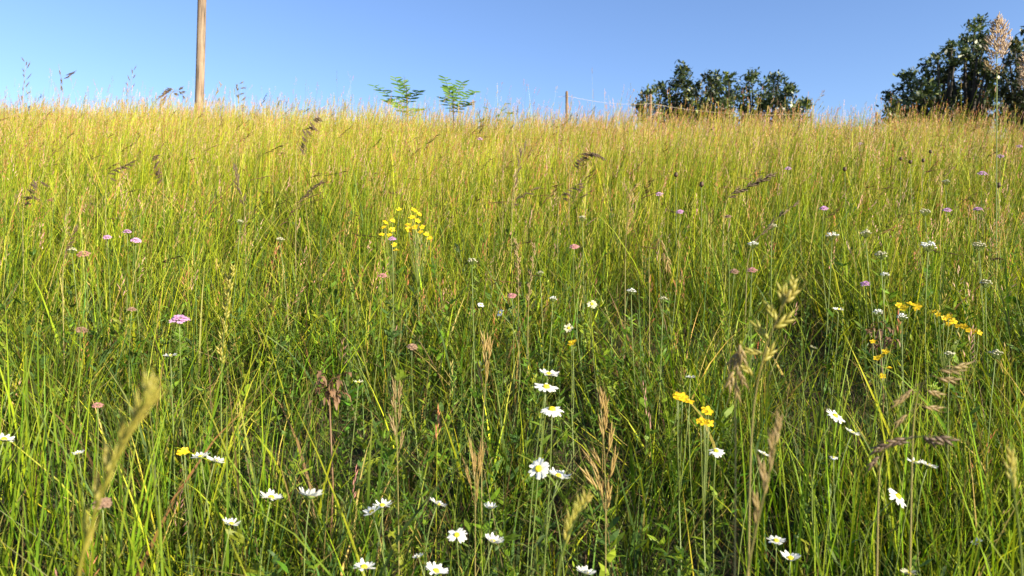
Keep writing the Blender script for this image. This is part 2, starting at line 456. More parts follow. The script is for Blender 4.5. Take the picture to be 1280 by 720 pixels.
        hc = mixcol(m, [(.44, .18, .085), (.60, .34, .28), (.44, .33, .11), (.26, .24, .04)], wt, .2)
        openess = RNG.uniform(.15, .8, m)
        for q in range(spk):
            f = (q + RNG.random(m)) / spk
            p = top - tan * (L * (1 - f))[:, None]
            an = RNG.uniform(0, 2 * PI, m)
            out = np.stack([np.cos(an), np.sin(an), np.zeros(m)], 1)
            d = tan + out * (openess * (1.1 - f * .6))[:, None] + np.array([.12, 0, -.08])
            p = p + out * (openess * L * .16 * (1 - f))[:, None]
            grains(s, p, d, RNG.uniform(.012, .026, m) * (.75 + .25 * rad), RNG.uniform(.0018, .0034, m) * (.55 + .45 * rad), hc)
    # scattered dark nodding heads, singly and in drifts, all up the slope
    n = int(area(2.6, 13) * 12); x, y = scatter(n, 2.6, 13)
    kp = RNG.random(n) < np.clip(vnoise(x * .5 + 5, y * .5 + 60, 41) * 1.6 - .2, .1, 1); x = x[kp]; y = y[kp]; n = len(x)
    b = np.stack([x, y, ground(x, y) - .01], 1); h = (.80 + RNG.normal(0, .09, n)).clip(.55, 1.05) * np.where(y < 5, .92, 1)
    P = tubes(s, b, h, RNG.uniform(.0009, .0014, n) * (1 + .08 * y), RNG.normal(.2, .9, n), np.abs(RNG.normal(0, .12, n)), RNG.uniform(.5, 1.9, n), mixcol(n, [YEL, STRAW, BROWN], [1, .6, .6]), 7)
    hc = mixcol(n, [(.075, .045, .030), (.15, .085, .05), (.26, .15, .08)], [1, .8, .5], .2)
    L = RNG.uniform(.07, .15, n)
    tan = P[:, -1] - P[:, -2]; tan /= np.linalg.norm(tan, axis=1, keepdims=True)
    for q in range(10):
        f = (q + RNG.random(n)) / 10; p = P[:, -1] - tan * (L * (1 - f))[:, None]
        an = RNG.uniform(0, 2 * PI, n); out = np.stack([np.cos(an), np.sin(an), np.zeros(n)], 1)
        grains(s, p, tan + out * .45 + np.array([.1, 0, -.25]), RNG.uniform(.020, .045, n), RNG.uniform(.0022, .0045, n) * (1 + .05 * y), hc)
    # bare margins beside and behind the viewer: shorter, sparser
    n = 9000
    x = RNG.uniform(-6, 6, n); y = RNG.uniform(-5, .5, n)
    b = np.stack([x, y, ground(x, y) - .01], 1)
    ribbons(g, b, RNG.uniform(.12, .4, n), RNG.uniform(.003, .006, n), RNG.uniform(0, 6.3, n), RNG.uniform(0, .3, n), RNG.uniform(.1, 1.3, n), RNG.uniform(0, 6.3, n),
            mixcol(n, [GREEN, YEL, STRAW, BLUEG], [1, .8, .2, .4]), 3)
    # stands of broad upright bright blades on both sides of the thin middle patch
    for (xa, xb, m) in ((-1.35, -.55, 260), (.50, 1.4, 280)):
        cxs = RNG.uniform(xa, xb, 46); cys = RNG.uniform(1.0, 1.9, 46); k = RNG.integers(0, 46, m)
        x = cxs[k] + RNG.normal(0, .045, m); y = cys[k] + RNG.normal(0, .045, m)
        b = np.stack([x, y, ground(x, y) - .01], 1); c = mixcol(m, [(.15, .25, .010), (.24, .32, .012), (.11, .21, .012)], [1, 1, .7], .15)
        ribbons(g, b, RNG.uniform(.32, .66, m), RNG.uniform(.003, .0068, m), RNG.uniform(0, 6.3, m), np.abs(RNG.normal(0, .10, m)), RNG.gamma(1.4, .16, m).clip(0, 1.2), RNG.normal(0, .8, m), c, 5, c * .8 + np.array(STRAW) * .2)
    # short understorey: moss-high blades and seedlings hiding the soil; dark colours deepen the shade
    n = int(area(.6, 5) * 2600); x, y = scatter(n, .6, 5)
    b = np.stack([x, y, ground(x, y) - .005], 1)
    ribbons(g, b, RNG.gamma(4, .028, n).clip(.03, .24), RNG.uniform(.0012, .0034, n) * (1 + .08 * y), RNG.uniform(0, 6.3, n), np.abs(RNG.normal(.15, .4, n)), RNG.uniform(0, 1.6, n), RNG.uniform(0, 6.3, n),
            mixcol(n, [GREEN, BLUEG, (.045, .08, .018), BROWN, (.07, .05, .025), STRAW], [.35, 1, 1.6, .7, 1.3, .10]), 3)
    # litter: dead straws lying low among the tufts; darkest brown stands for shade
    n = int(area(.6, 5) * 650); x, y = scatter(n, .6, 5)
    b = np.stack([x, y, ground(x, y) + RNG.uniform(.0, .20, n)], 1)
    ribbons(g, b, RNG.uniform(.08, .3, n), RNG.uniform(.0015, .0035, n), RNG.uniform(0, 6.3, n), RNG.uniform(.8, 1.6, n), RNG.uniform(-.3, .5, n), RNG.uniform(0, 6.3, n),
            mixcol(n, [STRAW, BROWN, (.24, .18, .09), (.06, .045, .022)], [.5, 1, .6, 2.2]), 2)
    o = g.build('meadow_grass', M['blade'])
    o['kind'] = 'stuff'; o['label'] = 'dense green and yellow meadow grass covering the slope'; o['category'] = 'grass'
    o = s.build('seeding_grass', M['stalk'])
    o['kind'] = 'stuff'; o['label'] = 'thin upright grass stalks with tan and reddish seed heads'; o['category'] = 'grass'

    # ---- low leafy herbs between the grasses
    hb = Mass()
    for (y0, y1, dens, nl, sc) in ((.7, 2.8, 300, 24, 1.0), (2.8, 5.5, 170, 18, 1.1)):
        n = int(area(y0, y1) * dens); x, y = scatter(n, y0, y1)
        pn = vnoise(x * 1.1 + 70, y * 1.1 + 30, 31); keep = RNG.random(n) < np.clip(pn * 1.7 - .2, .12, 1) * np.clip(opening(x, y) * 1.6, .6, 1)
        x = x[keep]; y = y[keep]; n = len(x)
        H = RNG.uniform(.12, .42, n); kind = RNG.random(n)
        b = np.stack([x, y, ground(x, y) - .01], 1)
        az = RNG.uniform(0, 6.3, n); ln = RNG.uniform(0, .25, n); cv = RNG.uniform(0, .4, n)
        sc_ = mixcol(n, [(.10, .16, .04), (.13, .19, .045), (.15, .11, .05)], [1, 1, .3])
        P = tubes(hb, b, H, RNG.uniform(.0009, .0016, n), az, ln, cv, sc_, 4)
        lc = mixcol(n, [(.075, .15, .014), (.13, .21, .018), (.20, .25, .022), (.055, .105, .025)], [1, 1, .5, .7])
        for q in range(nl):
            f = RNG.uniform(.1, 1, n) * 4; i0 = np.minimum(f.astype(int), 3); fr = (f - i0)[:, None]
            r = np.arange(n)
            p = P[r, i0] * (1 - fr) + P[r, i0 + 1] * fr
            LN = np.where(kind < .4, RNG.uniform(.010, .022, n), RNG.uniform(.016, .048, n)) * sc
            WD = LN * np.where(kind < .4, .5, np.where(kind < .8, .30, .48))
            ribbons(hb, p, LN, WD, RNG.uniform(0, 6.3, n), RNG.uniform(.5, 1.3, n), RNG.uniform(-.2, .8, n), RNG.uniform(0, 6.3, n), lc * RNG.uniform(.8, 1.2, (n, 1)), 3,
                    prof=np.array([.18, .95, .85, .05]))
    o = hb.build('meadow_herbs', M['herb'])
    o['kind'] = 'stuff'; o['label'] = 'small leafy green herbs growing low among the grass'; o['category'] = 'ground cover'
meadow()

# ------------------------------------------------------------------ flowers
def base_of(P, spread=.06):
    x = P.x + rnd(-spread, spread); y = P.y + rnd(-spread * .5, spread)
    return Vector((x, y, gz(x, y) - .01))

def stem_to(root, base, P, nrm, r=.0012, mat='stem_green', name='stem', pull=.35, n=9):
    L = (P - base).length
    mb = MB(); pts = bez(Vector((0, 0, 0)), (P - base) - Vector(nrm).normalized() * L * pull, P - base, n)
    mb.tube(pts, [r * (1.25 - .45 * i / (n - 1)) for i in range(n)], 5)
    mb.build(name, M[mat], root)
    return pts

def daisy(P, nrm, dia, label, petals=None, mat='petal_white', droop=None, group='white oxeye daisies'):
    base = base_of(P)
    root = thing('oxeye_daisy', label, 'daisy', base, group)
    nrm = Vector(nrm).normalized()
    Rd = dia / 2; rd = Rd * rnd(.27, .32)
    stem_to(root, base, P - nrm * Rd * .18, nrm, .0012)
    mt = head_mat(P - base, nrm, rnd(0, 6))
    pr = MB(); n = petals or random.randint(17, 22); dr = rnd(-.25, .35) if droop is None else droop
    for k in range(n):
        if random.random() < .06: continue
        a = 2 * PI * (k + rnd(-.3, .3)) / n; L = Rd * rnd(.80, 1.05)
        d = Vector((math.cos(a), math.sin(a), 0)); sd = Vector((-math.sin(a), math.cos(a), rnd(-.25, .25)))
        up = rnd(-.2, .2) - dr * .5
        pts = [d * (rd * .8 + (L - rd * .8) * t) + Vector((0, 0, Rd * (.06 * math.sin(t * PI) + up * t * t - .02 * (k % 2)))) for t in (0, .3, .65, .9, 1)]
        w = Rd * rnd(.24, .31)
        pr.strip([mt @ p for p in pts], [w * .45, w * .85, w, w * .75, w * .3], mt.to_3x3() @ sd, .22)
    pr.build('petal_ring', M[mat], root)
    ds = MB(); ds.lathe([(rd * 1.0, -Rd * .02), (rd * .96, Rd * .10), (rd * .7, Rd * .19), (rd * .35, Rd * .20), (.0004, Rd * .17)], 12, mt)
    ds.build('flower_disc', M['disc_yellow'], root)
    cx = MB(); cx.lathe([(.0012, -Rd * .24), (rd * .8, -Rd * .18), (rd * 1.05, -Rd * .06), (rd * 1.0, -Rd * .015)], 10, mt)
    cx.build('calyx', M['sepal_green'], root)
    # one or two narrow toothed stem leaves
    for q in range(2):
        lf = MB(); t = rnd(.2, .6); p = (P - base) * t; a = rnd(0, 6.3); d = Vector((math.cos(a), math.sin(a), .5))
        lf.strip([p, p + d * .012, p + d * .025 + Vector((0, 0, .002)), p + d * .036], [.002, .006, .007, .001], d.cross(Vector((0, 0, 1))), .2)
        lf.build('stem_leaf', M['sepal_green'], root)
    return root

UP = Vector((0, 0, 1))
def facing(P, up, eye, side=0.0, jit=.12):
    return (UP * up + to_eye(P) * eye + Vector((side, 0, 0)) + Vector((rnd(-jit, jit), rnd(-jit, jit), 0))).normalized()

# pixel, distance (None: found from the stem height), height, diameter, (up, eye, side) of the face, label
DAISIES = [
 (686, 468, 1.50, .042, (1, .15, .25), 'white daisy seen edge-on, topmost of the stack of three in the middle'),
 (683, 484, 1.44, .046, (1, .32, 0), 'white daisy with yellow disc showing, between two others of the central stack'),
 (690, 512, 1.42, .046, (1, .22, .1), 'white daisy with flat petals, lowest of the central stack of three'),
 (673, 586, 1.30, .040, (.5, 1, -.35), 'tilted white daisy turning its round yellow disc towards the viewer'),
 (698, 595, 1.33, .040, (1, .05, .25), 'white daisy seen edge-on, touching the right of the tilted daisy'),
 (465, 640, 1.34, .034, (1, .2, -.25), 'half-closed white daisy, lower left one of a close pair by a brown grass stem'),
 (478, 632, 1.40, .036, (1, .05, .05), 'edge-on white daisy, upper right one of a close pair by a brown grass stem'),
 (547, 630, 1.36, .034, (1, -.05, .5), 'nodding white daisy with raised petals on a long bent stem'),
 (613, 635, 1.48, .028, (1, .05, .1), 'little flat white daisy alone against dark soil between tan stalks'),
 (571, 669, 1.28, .036, (1, .55, -.1), 'white daisy with a bright yellow disc left of brown upright stalks'),
 (616, 677, 1.26, .036, (1, -.05, .3), 'cupped white daisy on a stout green stem beside brown upright stalks'),
 (523, 696, 1.30, .020, (.9, .1, -.4), 'white daisy bud barely open below the nodding daisy'),
 (455, 709, 1.24, .038, (1, .18, 0), 'ragged white daisy low beside the bottom edge, left of the others there'),
 (545, 714, 1.20, .038, (1, .15, .45), 'white daisy cut by the bottom edge, leaning right'),
 (732, 716, 1.20, .032, (1, .1, .35), 'white daisy just rising over the bottom edge right of the green spike'),
 (388, 620, 1.28, .044, (1, -.1, .05), 'big cup-shaped white daisy with petals raised on a tall straight stem'),
 (339, 622, 1.30, .038, (1, .05, .3), 'white daisy sloping right, left neighbour of the cup-shaped one'),
 (289, 655, 1.32, .030, (1, .0, .2), 'small frayed white daisy among yellow-green stalks, lower left'),
 (251, 571, 1.42, .034, (1, .0, -.2), 'left daisy of a touching edge-on pair in the left grass'),
 (269, 576, 1.42, .034, (1, .05, .3), 'right daisy of a touching edge-on pair in the left grass'),
 (98, 567, 1.50, .022, (1, .05, 0), 'tiny flat white daisy behind the blurred yellow grass head'),
 (5, 549, 1.35, .034, (1, .05, .3), 'pale daisy cut off by the left edge of the photo'),
 (895, 564, 1.42, .034, (1, .35, .1), 'small white daisy with yellow disc left of the blurred leaning stalk'),
 (955, 568, 1.45, .026, (1, .0, .4), 'white daisy partly hidden behind the blurred leaning stalk'),
 (1044, 520, 1.46, .038, (.7, .55, .55), 'white daisy leaning right with orange disc, upper one of a diagonal pair'),
 (1065, 541, 1.48, .030, (1, .05, .45), 'edge-on white daisy, lower one of a diagonal pair on the right'),
 (1144, 578, 1.46, .030, (1, .05, .2), 'left one of two daisies side by side under the brown drooping spikelets'),
 (1160, 582, 1.44, .032, (1, .05, .35), 'right one of two daisies side by side under the brown drooping spikelets'),
 (1122, 621, 1.36, .042, (.6, .45, .75), 'white daisy with orange disc tipped steeply to the right'),
 (970, 676, 1.36, .032, (1, .25, -.1), 'faintly lilac white daisy beside the foot of the blurred leaning stalk'),
 (988, 698, 1.32, .034, (1, .2, .0), 'lilac-white daisy with greenish disc, lowest of the right-hand half'),
 (1136, 717, 1.24, .026, (1, .1, 0), 'creamy daisy just cut by the bottom edge, far right'),
 (863, 472, 1.75, .026, (1, .05, .1), 'small flat white daisy above the orange-yellow blooms'),
 (711, 410, 2.1, .028, (.6, 1, -.1), 'round cream daisy above a lone yellow bloom'),
 (740, 380, 2.3, .032, (.6, 1, .1), 'round cream daisy, higher and right of the other round one'),
 (625, 391, 2.2, .026, (.6, .5, -.7), 'white daisy half turned away, left of centre among pale stalks'),
 (1048, 387, 2.2, .032, (1, .1, .1), 'bright white flat-topped daisy left of the yellow flower drift'),
 (213, 445, 1.75, .034, (1, .05, 0), 'pale edge-on daisy under the big lavender scabious'),
 (1042, 572, 1.5, .016, (1, .3, 0), 'tiny white daisy bud below the diagonal pair'),
 (1222, 678, 1.42, .020, (.8, .1, -.6), 'shrivelled white daisy among stalks by the lower right corner'),
 (601, 381, 2.3, .022, (.8, .6, .3), 'greenish white daisy bud left of the half-turned daisy'),
 (1017, 435, 2.0, .022, (1, .2, .4), 'small worn daisy below the bright flat-topped one'),
 (448, 478, 1.75, .024, (1, .1, .2), 'withered cream daisy right of the brown leaf clump'),
]
for (px, py, d, dia, (u, e, s), lab) in DAISIES:
    P = ray_at(px, py, d)
    side = e < .22
    daisy(P, facing(P, u, e - .08 if side else e, s), dia * 1.06, lab, droop=rnd(-.9, -.35) if side else None, mat='petal_cream' if ('cream' in lab or 'worn' in lab) else 'petal_white')

def scabious(P, dia, label, mat, group, nrm=None, name='scabious', cat='scabious'):
    base = base_of(P)
    root = thing(name, label, cat, base, group)
    nrm = (nrm or facing(P, 1, .45)).normalized(); R = dia / 2
    stem_to(root, base, P - nrm * R * .3, nrm, .0012 if P.y < 4 else .0016)
    mt = head_mat(P - base, nrm, rnd(0, 6)); mb = MB()
    n = 16 if P.y < 3 else 10
    for ring, (r0, r1, z0, z1, k0) in enumerate(((.35, 1.0, .05, .02, n), (.2, .72, .2, .22, n - 3), (.08, .45, .32, .40, n - 6))):
        for k in range(k0):
            a = 2 * PI * (k + rnd(-.3, .3)) / k0; d = Vector((math.cos(a), math.sin(a), 0)); f = rnd(.85, 1.1)
            p0 = d * R * r0 + Vector((0, 0, R * z0)); p1 = d * R * r1 * f + Vector((0, 0, R * (z1 + rnd(-.08, .1))))
            pm = (p0 + p1) / 2 + Vector((0, 0, R * .06)); w = R * rnd(.26, .38)
            mb.strip([mt @ p0, mt @ pm, mt @ p1], [w * .4, w, w * .75], mt.to_3x3() @ d.cross(Vector((0, 0, 1))), .25)
    mb.build('petal_ring', M[mat], root)
    c = MB(); c.lathe([(R * .06, -R * .3), (R * .42, -R * .1), (R * .45, R * .12), (R * .3, R * .3), (R * .02, R * .36)], 9, mt)
    c.build('flower_base', M['sepal_green' if mat != 'petal_dull' else 'petal_dull'], root)

SCAB = [  # px, py, h or -distance, diameter, petal, label
 (224, 400, -1.75, .046, 'petal_pink', 'largest lavender pink scabious, standing clear in the left of the meadow'),
 (170, 301, .62, .036, 'petal_pink', 'lavender scabious, rightmost and lowest of three small ones far left'),
 (159, 290, .64, .032, 'petal_pink', 'lavender scabious, topmost of three small ones far left'),
 (134, 297, .62, .032, 'petal_pink', 'lavender scabious, leftmost of three small ones far left'),
 (165, 387, -2.1, .026, 'petal_dull', 'dull pink faded scabious above the largest lavender one'),
 (102, 413, -1.9, .032, 'petal_dull', 'flat brownish withered scabious on a straight stem, left'),
 (122, 507, -1.5, .022, 'petal_rose', 'salmon pink clover-like head near the blurred yellow grass'),
 (128, 630, -1.15, .030, 'petal_dull', 'blurred pinkish faded head behind the blurred yellow grass'),
 (490, 299, .62, .030, 'petal_pink', 'pale pink scabious hanging inside the left yellow flower clump'),
 (478, 345, .55, .030, 'petal_rose', 'rosy head below the left yellow flower clump'),
 (515, 434, -1.9, .030, 'petal_dull', 'dusty pink withered head in dark grass left of centre'),
 (718, 309, .62, .034, 'petal_rose', 'rosy pink head above the pale stalks near the centre'),
 (640, 370, .5, .03, 'petal_rose', 'reddish faded head low among pale stalks'),
 (850, 265, .64, .032, 'petal_pink', 'violet scabious right of the dry bent grass loop'),
 (824, 243, .66, .036, 'petal_pink', 'violet scabious above and left of another violet one'),
 (600, 174, .62, .05, 'petal_pink', 'pale pink scabious alone high on the slope, centre'),
 (1075, 180, .62, .05, 'petal_pink', 'pink scabious near the crest in front of the big tree'),
 (985, 211, .64, .04, 'petal_pink', 'pale pink scabious right of the black drooping spike'),
 (1228, 217, .66, .046, 'petal_pink', 'pink scabious below the pair at the foot of the tall plume'),
 (1250, 196, .64, .056, 'petal_pink', 'bright pink scabious left in the pair at the foot of the tall plume'),
 (1274, 183, .64, .05, 'petal_pink', 'pink scabious at the right edge, higher than its bright neighbour'),
 (1030, 261, .64, .036, 'petal_pink', 'mauve scabious above the white flat flower heads on the right'),
 (1184, 263, .62, .034, 'petal_pink', 'mauve scabious above the far right white umbel'),
 (1222, 262, .62, .036, 'petal_pink', 'mauve scabious beside a cream umbel near the right edge'),
 (1082, 355, -2.6, .034, 'petal_pink', 'violet scabious seen from the side among straw stalks, right'),
 (910, 271, .6, .03, 'petal_dull', 'greyish faded head over brown stalks right of centre'),
 (822, 143, -12.6, .17, 'petal_rose', 'blurred rose pink bloom on the crest before the left bush'),
 (940, 338, .55, .034, 'petal_rose', 'rosy flat faded head left of the blurred green spikelets'),
 (918, 340, .55, .034, 'petal_dull', 'beige faded head beside the rosy flat one'),
 (105, 318, -2.9, .05, 'petal_rose', 'ragged reddish brown head at the far left'),
]
for (px, py, h, dia, mat, lab) in SCAB:
    P = place(px, py, h) if h > 0 else ray_at(px, py, -h)
    nm = 'scabious' if mat == 'petal_pink' else 'faded_flower'
    scabious(P, dia, lab, mat, 'lavender scabious flowers' if mat == 'petal_pink' else 'faded pink and brown flower heads', name=nm, cat='scabious' if nm == 'scabious' else 'faded flower')

def brownhead(P, label):
    base = base_of(P); root = thing('knapweed_head', label, 'seed head', base, 'dark knapweed seed heads')
    stem_to(root, base, P, UP, .0016); R = .011
    mb = MB(); mb.lathe([(R * .2, -R), (R * .9, -R * .4), (R, R * .2), (R * .7, R * .8), (R * .95, R * 1.2), (R * .2, R * 1.1)], 9, Matrix.Translation(P - base))
    mb.build('seed_head', M['head_brown'], root)
for (px, py, lab) in [(845, 219, 'dark brown knapweed head alone above the violet scabious pair'), (1126, 199, 'black knapweed head, topmost of the dark dots before the big tree'),
                      (1138, 203, 'black knapweed head close right of the topmost dark dot'), (1154, 201, 'black knapweed head, rightmost of the dark dots before the big tree'),
                      (1056, 212, 'black knapweed head with spread bracts left of the dark dots'), (1248, 232, 'dark knapweed head right of the pink pair by the plume'),
                      (1163, 190, 'small brown knapweed head high on the slope under the big tree'), (877, 231, 'small dark knapweed head beside the black drooping spike')]:
    brownhead(place(px, py, .64), lab)

def yarrow(P, dia, label, mat='petal_white'):
    base = base_of(P); root = thing('yarrow', label, 'yarrow', base, 'white flat-topped yarrow')
    hub = P - base - Vector((0, 0, dia * .7))
    st = MB(); st.tube(bez(Vector((0, 0, 0)), hub * .5 + Vector((rnd(-.02, .02), 0, 0)), hub, 6), [.0016, .0016, .0015, .0014, .0013, .0012], 5)
    hd = MB(); n = 22
    for k in range(n):
        r = dia / 2 * math.sqrt((k + .5) / n); a = k * 2.4
        p = P - base + Vector((r * math.cos(a) * rnd(.8, 1.15), r * math.sin(a) * rnd(.8, 1.15), -r * r / dia * 1.1 + rnd(-.1, .1) * dia))
        st.tube([hub, (hub + p) / 2 + Vector((0, 0, -.003)), p - Vector((0, 0, .002))], [.0007] * 3, 3, False)
        R = dia * rnd(.07, .13)
        hd.lathe([(R * .3, -R * .5), (R, -R * .1), (R * .9, R * .25), (R * .3, R * .4)], 6, head_mat(p, (rnd(-.4, .4), rnd(-.4, .4), 1)))
    st.build('stem', M['stem_green'], root); hd.build('flower_cluster', M[mat], root)
for (px, py, dia, lab, mt) in [
  (1040, 291, .05, 'white yarrow head straight below the mauve scabious', 'petal_white'), (1160, 303, .06, 'white yarrow, largest flat head on the far right', 'petal_white'),
  (1101, 315, .045, 'white yarrow between the two larger flat heads on the right', 'petal_cream'), (1082, 288, .05, 'cream yarrow level with the top of the right-hand white heads', 'petal_cream'),
  (1106, 341, .035, 'white yarrow under another, near straw stalks on the right', 'petal_white'), (941, 302, .045, 'white yarrow under the leaning dark stalk right of centre', 'petal_white'),
  (1156, 262, .05, 'cream yarrow high on the right beside a mauve scabious', 'petal_cream'), (1182, 225, .05, 'cream yarrow high on the slope near the right edge', 'petal_cream'),
  (1224, 303, .05, 'pale yarrow right of the largest flat head', 'petal_cream'), (1232, 350, .045, 'pale yarrow lower down near the right edge', 'petal_cream'),
  (789, 361, .035, 'narrow white yarrow in dark grass right of centre', 'petal_white'), (829, 371, .03, 'small cream yarrow right of the narrow white one', 'petal_cream'),
  (675, 339, .03, 'pale yarrow left of the straw stalks near the centre', 'petal_cream'), (691, 371, .03, 'low white yarrow among the pale straw stalks', 'petal_white'),
  (728, 270, .04, 'cream yarrow above the centre beside a tall stalk', 'petal_cream'), (350, 297, .035, 'cream button of yarrow left of centre', 'petal_cream'),
  (300, 275, .035, 'cream yarrow above and left of the cream button', 'petal_cream'), (1187, 440, .03, 'pale yarrow under the end of the yellow drift', 'petal_cream'),
  (1244, 438, .04, 'pale yarrow near the right edge below the yellow drift', 'petal_cream'), (1097, 387, .035, 'white yarrow left of the yellow flower drift', 'petal_white'),
  (590, 323, .04, 'grey-cream yarrow left of the rosy pink head', 'petal_cream'), (1127, 393, .035, 'white yarrow just under the first yellow blooms of the drift', 'petal_white'),
  (90, 310, .035, 'cream yarrow left of the ragged reddish head', 'petal_cream'), (965, 280, .04, 'pale yarrow in the grass above the blurred green spikelets', 'petal_cream')]:
    yarrow(place(px, py, .60 if py < 330 else .52), dia * .78, lab, mt)

# ------------------------------------------------------------------ St John's wort like yellow flowers
def wort(tops, label, size=.020, h=.55, d=None):
    Ps = [ray_at(px, py, d) if d else place(px, py, h) for (px, py) in tops]
    dm = sum(p.y for p in Ps) / len(Ps)
    Ps = [ray_at(px, py, dm + rnd(-.06, .06)) for (px, py) in tops]
    cx = sum(p.x for p in Ps) / len(Ps); base = Vector((cx, dm + .03, gz(cx, dm + .03) - .01))
    root = thing('yellow_wildflower', label, 'wildflower', base, 'yellow flower clumps')
    zt = sum(p.z for p in Ps) / len(Ps) - base.z
    fork = Vector((0, 0, zt * .62)); st = MB()
    st.tube([Vector((0, 0, 0)), fork * .5 + Vector((.006, 0, 0)), fork], [.0018, .0016, .0015], 5)
    lf = MB()
    for i in range(14):
        p = fork * rnd(.25, 1); a = rnd(0, 6.3); dd = Vector((math.cos(a), math.sin(a), .35))
        lf.strip([p, p + dd * .010, p + dd * .02], [.002, .008, .001], dd.cross(UP), .2)
    lf.build('foliage', M['sepal_green'], root)
    for P in Ps:
        q = P - base; n = facing(P, .8, .7, 0, .5)
        st.tube(bez(fork, fork * .4 + q * .6 - Vector((0, 0, .02)), q - n * .003, 5), [.0011, .001, .0009, .0008, .0008], 4)
        fm = MB(); mt = head_mat(q, n, rnd(0, 6)); R = size / 2 * rnd(.8, 1.15)
        for k in range(5):
            a = 2 * PI * k / 5 + rnd(-.12, .12); dv = Vector((math.cos(a), math.sin(a), 0)); cu = rnd(-.1, .35)
            fm.strip([mt @ (dv * R * t + Vector((0, 0, R * cu * t * t))) for t in (.08, .4, .75, 1)], [R * .2, R * .62, R * .68, R * .2], mt.to_3x3() @ dv.cross(UP), .15)
        fl = fm.build('flower', M['petal_yellow'], root)
        dm_ = MB()
        for k in range(7):
            a = rnd(0, 6.3); dm_.tube([mt @ Vector((0, 0, 0)), mt @ Vector((math.cos(a) * R * .35, math.sin(a) * R * .35, R * .5))], [.0005, .0007], 3)
        dm_.build('stamen_tuft', M['disc_yellow'], fl)
    st.build('stem', M['stem_green'], root)
wort([(482, 278), (490, 287), (477, 293), (487, 294), (495, 313), (493, 306), (480, 284), (491, 276), (499, 262)], 'yellow flower clump, left one of two side by side above a rosy head', .025, .62)
wort([(511, 287), (519, 284), (522, 276), (526, 290), (533, 293), (515, 272), (518, 263), (510, 281), (537, 298), (524, 268), (528, 284)], 'yellow flower clump, right one of two side by side, the brightest there', .027, .62)
wort([(1124, 382), (1130, 385), (1138, 380), (1146, 385), (1147, 383)], 'short row of yellow blooms starting the drift on the right', .024, d=2.25)
wort([(1167, 390), (1173, 393), (1180, 398), (1186, 405), (1192, 402), (1198, 408), (1205, 408), (1186, 396)], 'longer row of yellow blooms slanting down in the drift on the right', .022, d=2.2)
wort([(1211, 413), (1218, 414), (1224, 416)], 'last orange-yellow blooms of the drift, towards the right edge', .022, d=2.2)
wort([(1091, 427), (1100, 446), (1107, 440), (1111, 460), (1103, 470), (1096, 448)], 'sparse yellow-green blooms low under the drift on the right', .019, d=1.95)
wort([(846, 494), (853, 497), (848, 499), (862, 502)], 'orange-yellow bloom cluster, upper left of two in dark grass', .022, d=1.5)
wort([(883, 513), (880, 528), (887, 529), (876, 527), (886, 515)], 'orange-yellow bloom cluster, lower right of two in dark grass', .022, d=1.45)
wort([(717, 428), (714, 429)], 'lone yellow bloom just below the round cream daisy', .026, d=2.0)
wort([(226, 566), (231, 564)], 'lone small yellow bloom left of the touching daisy pair', .016, d=1.42)

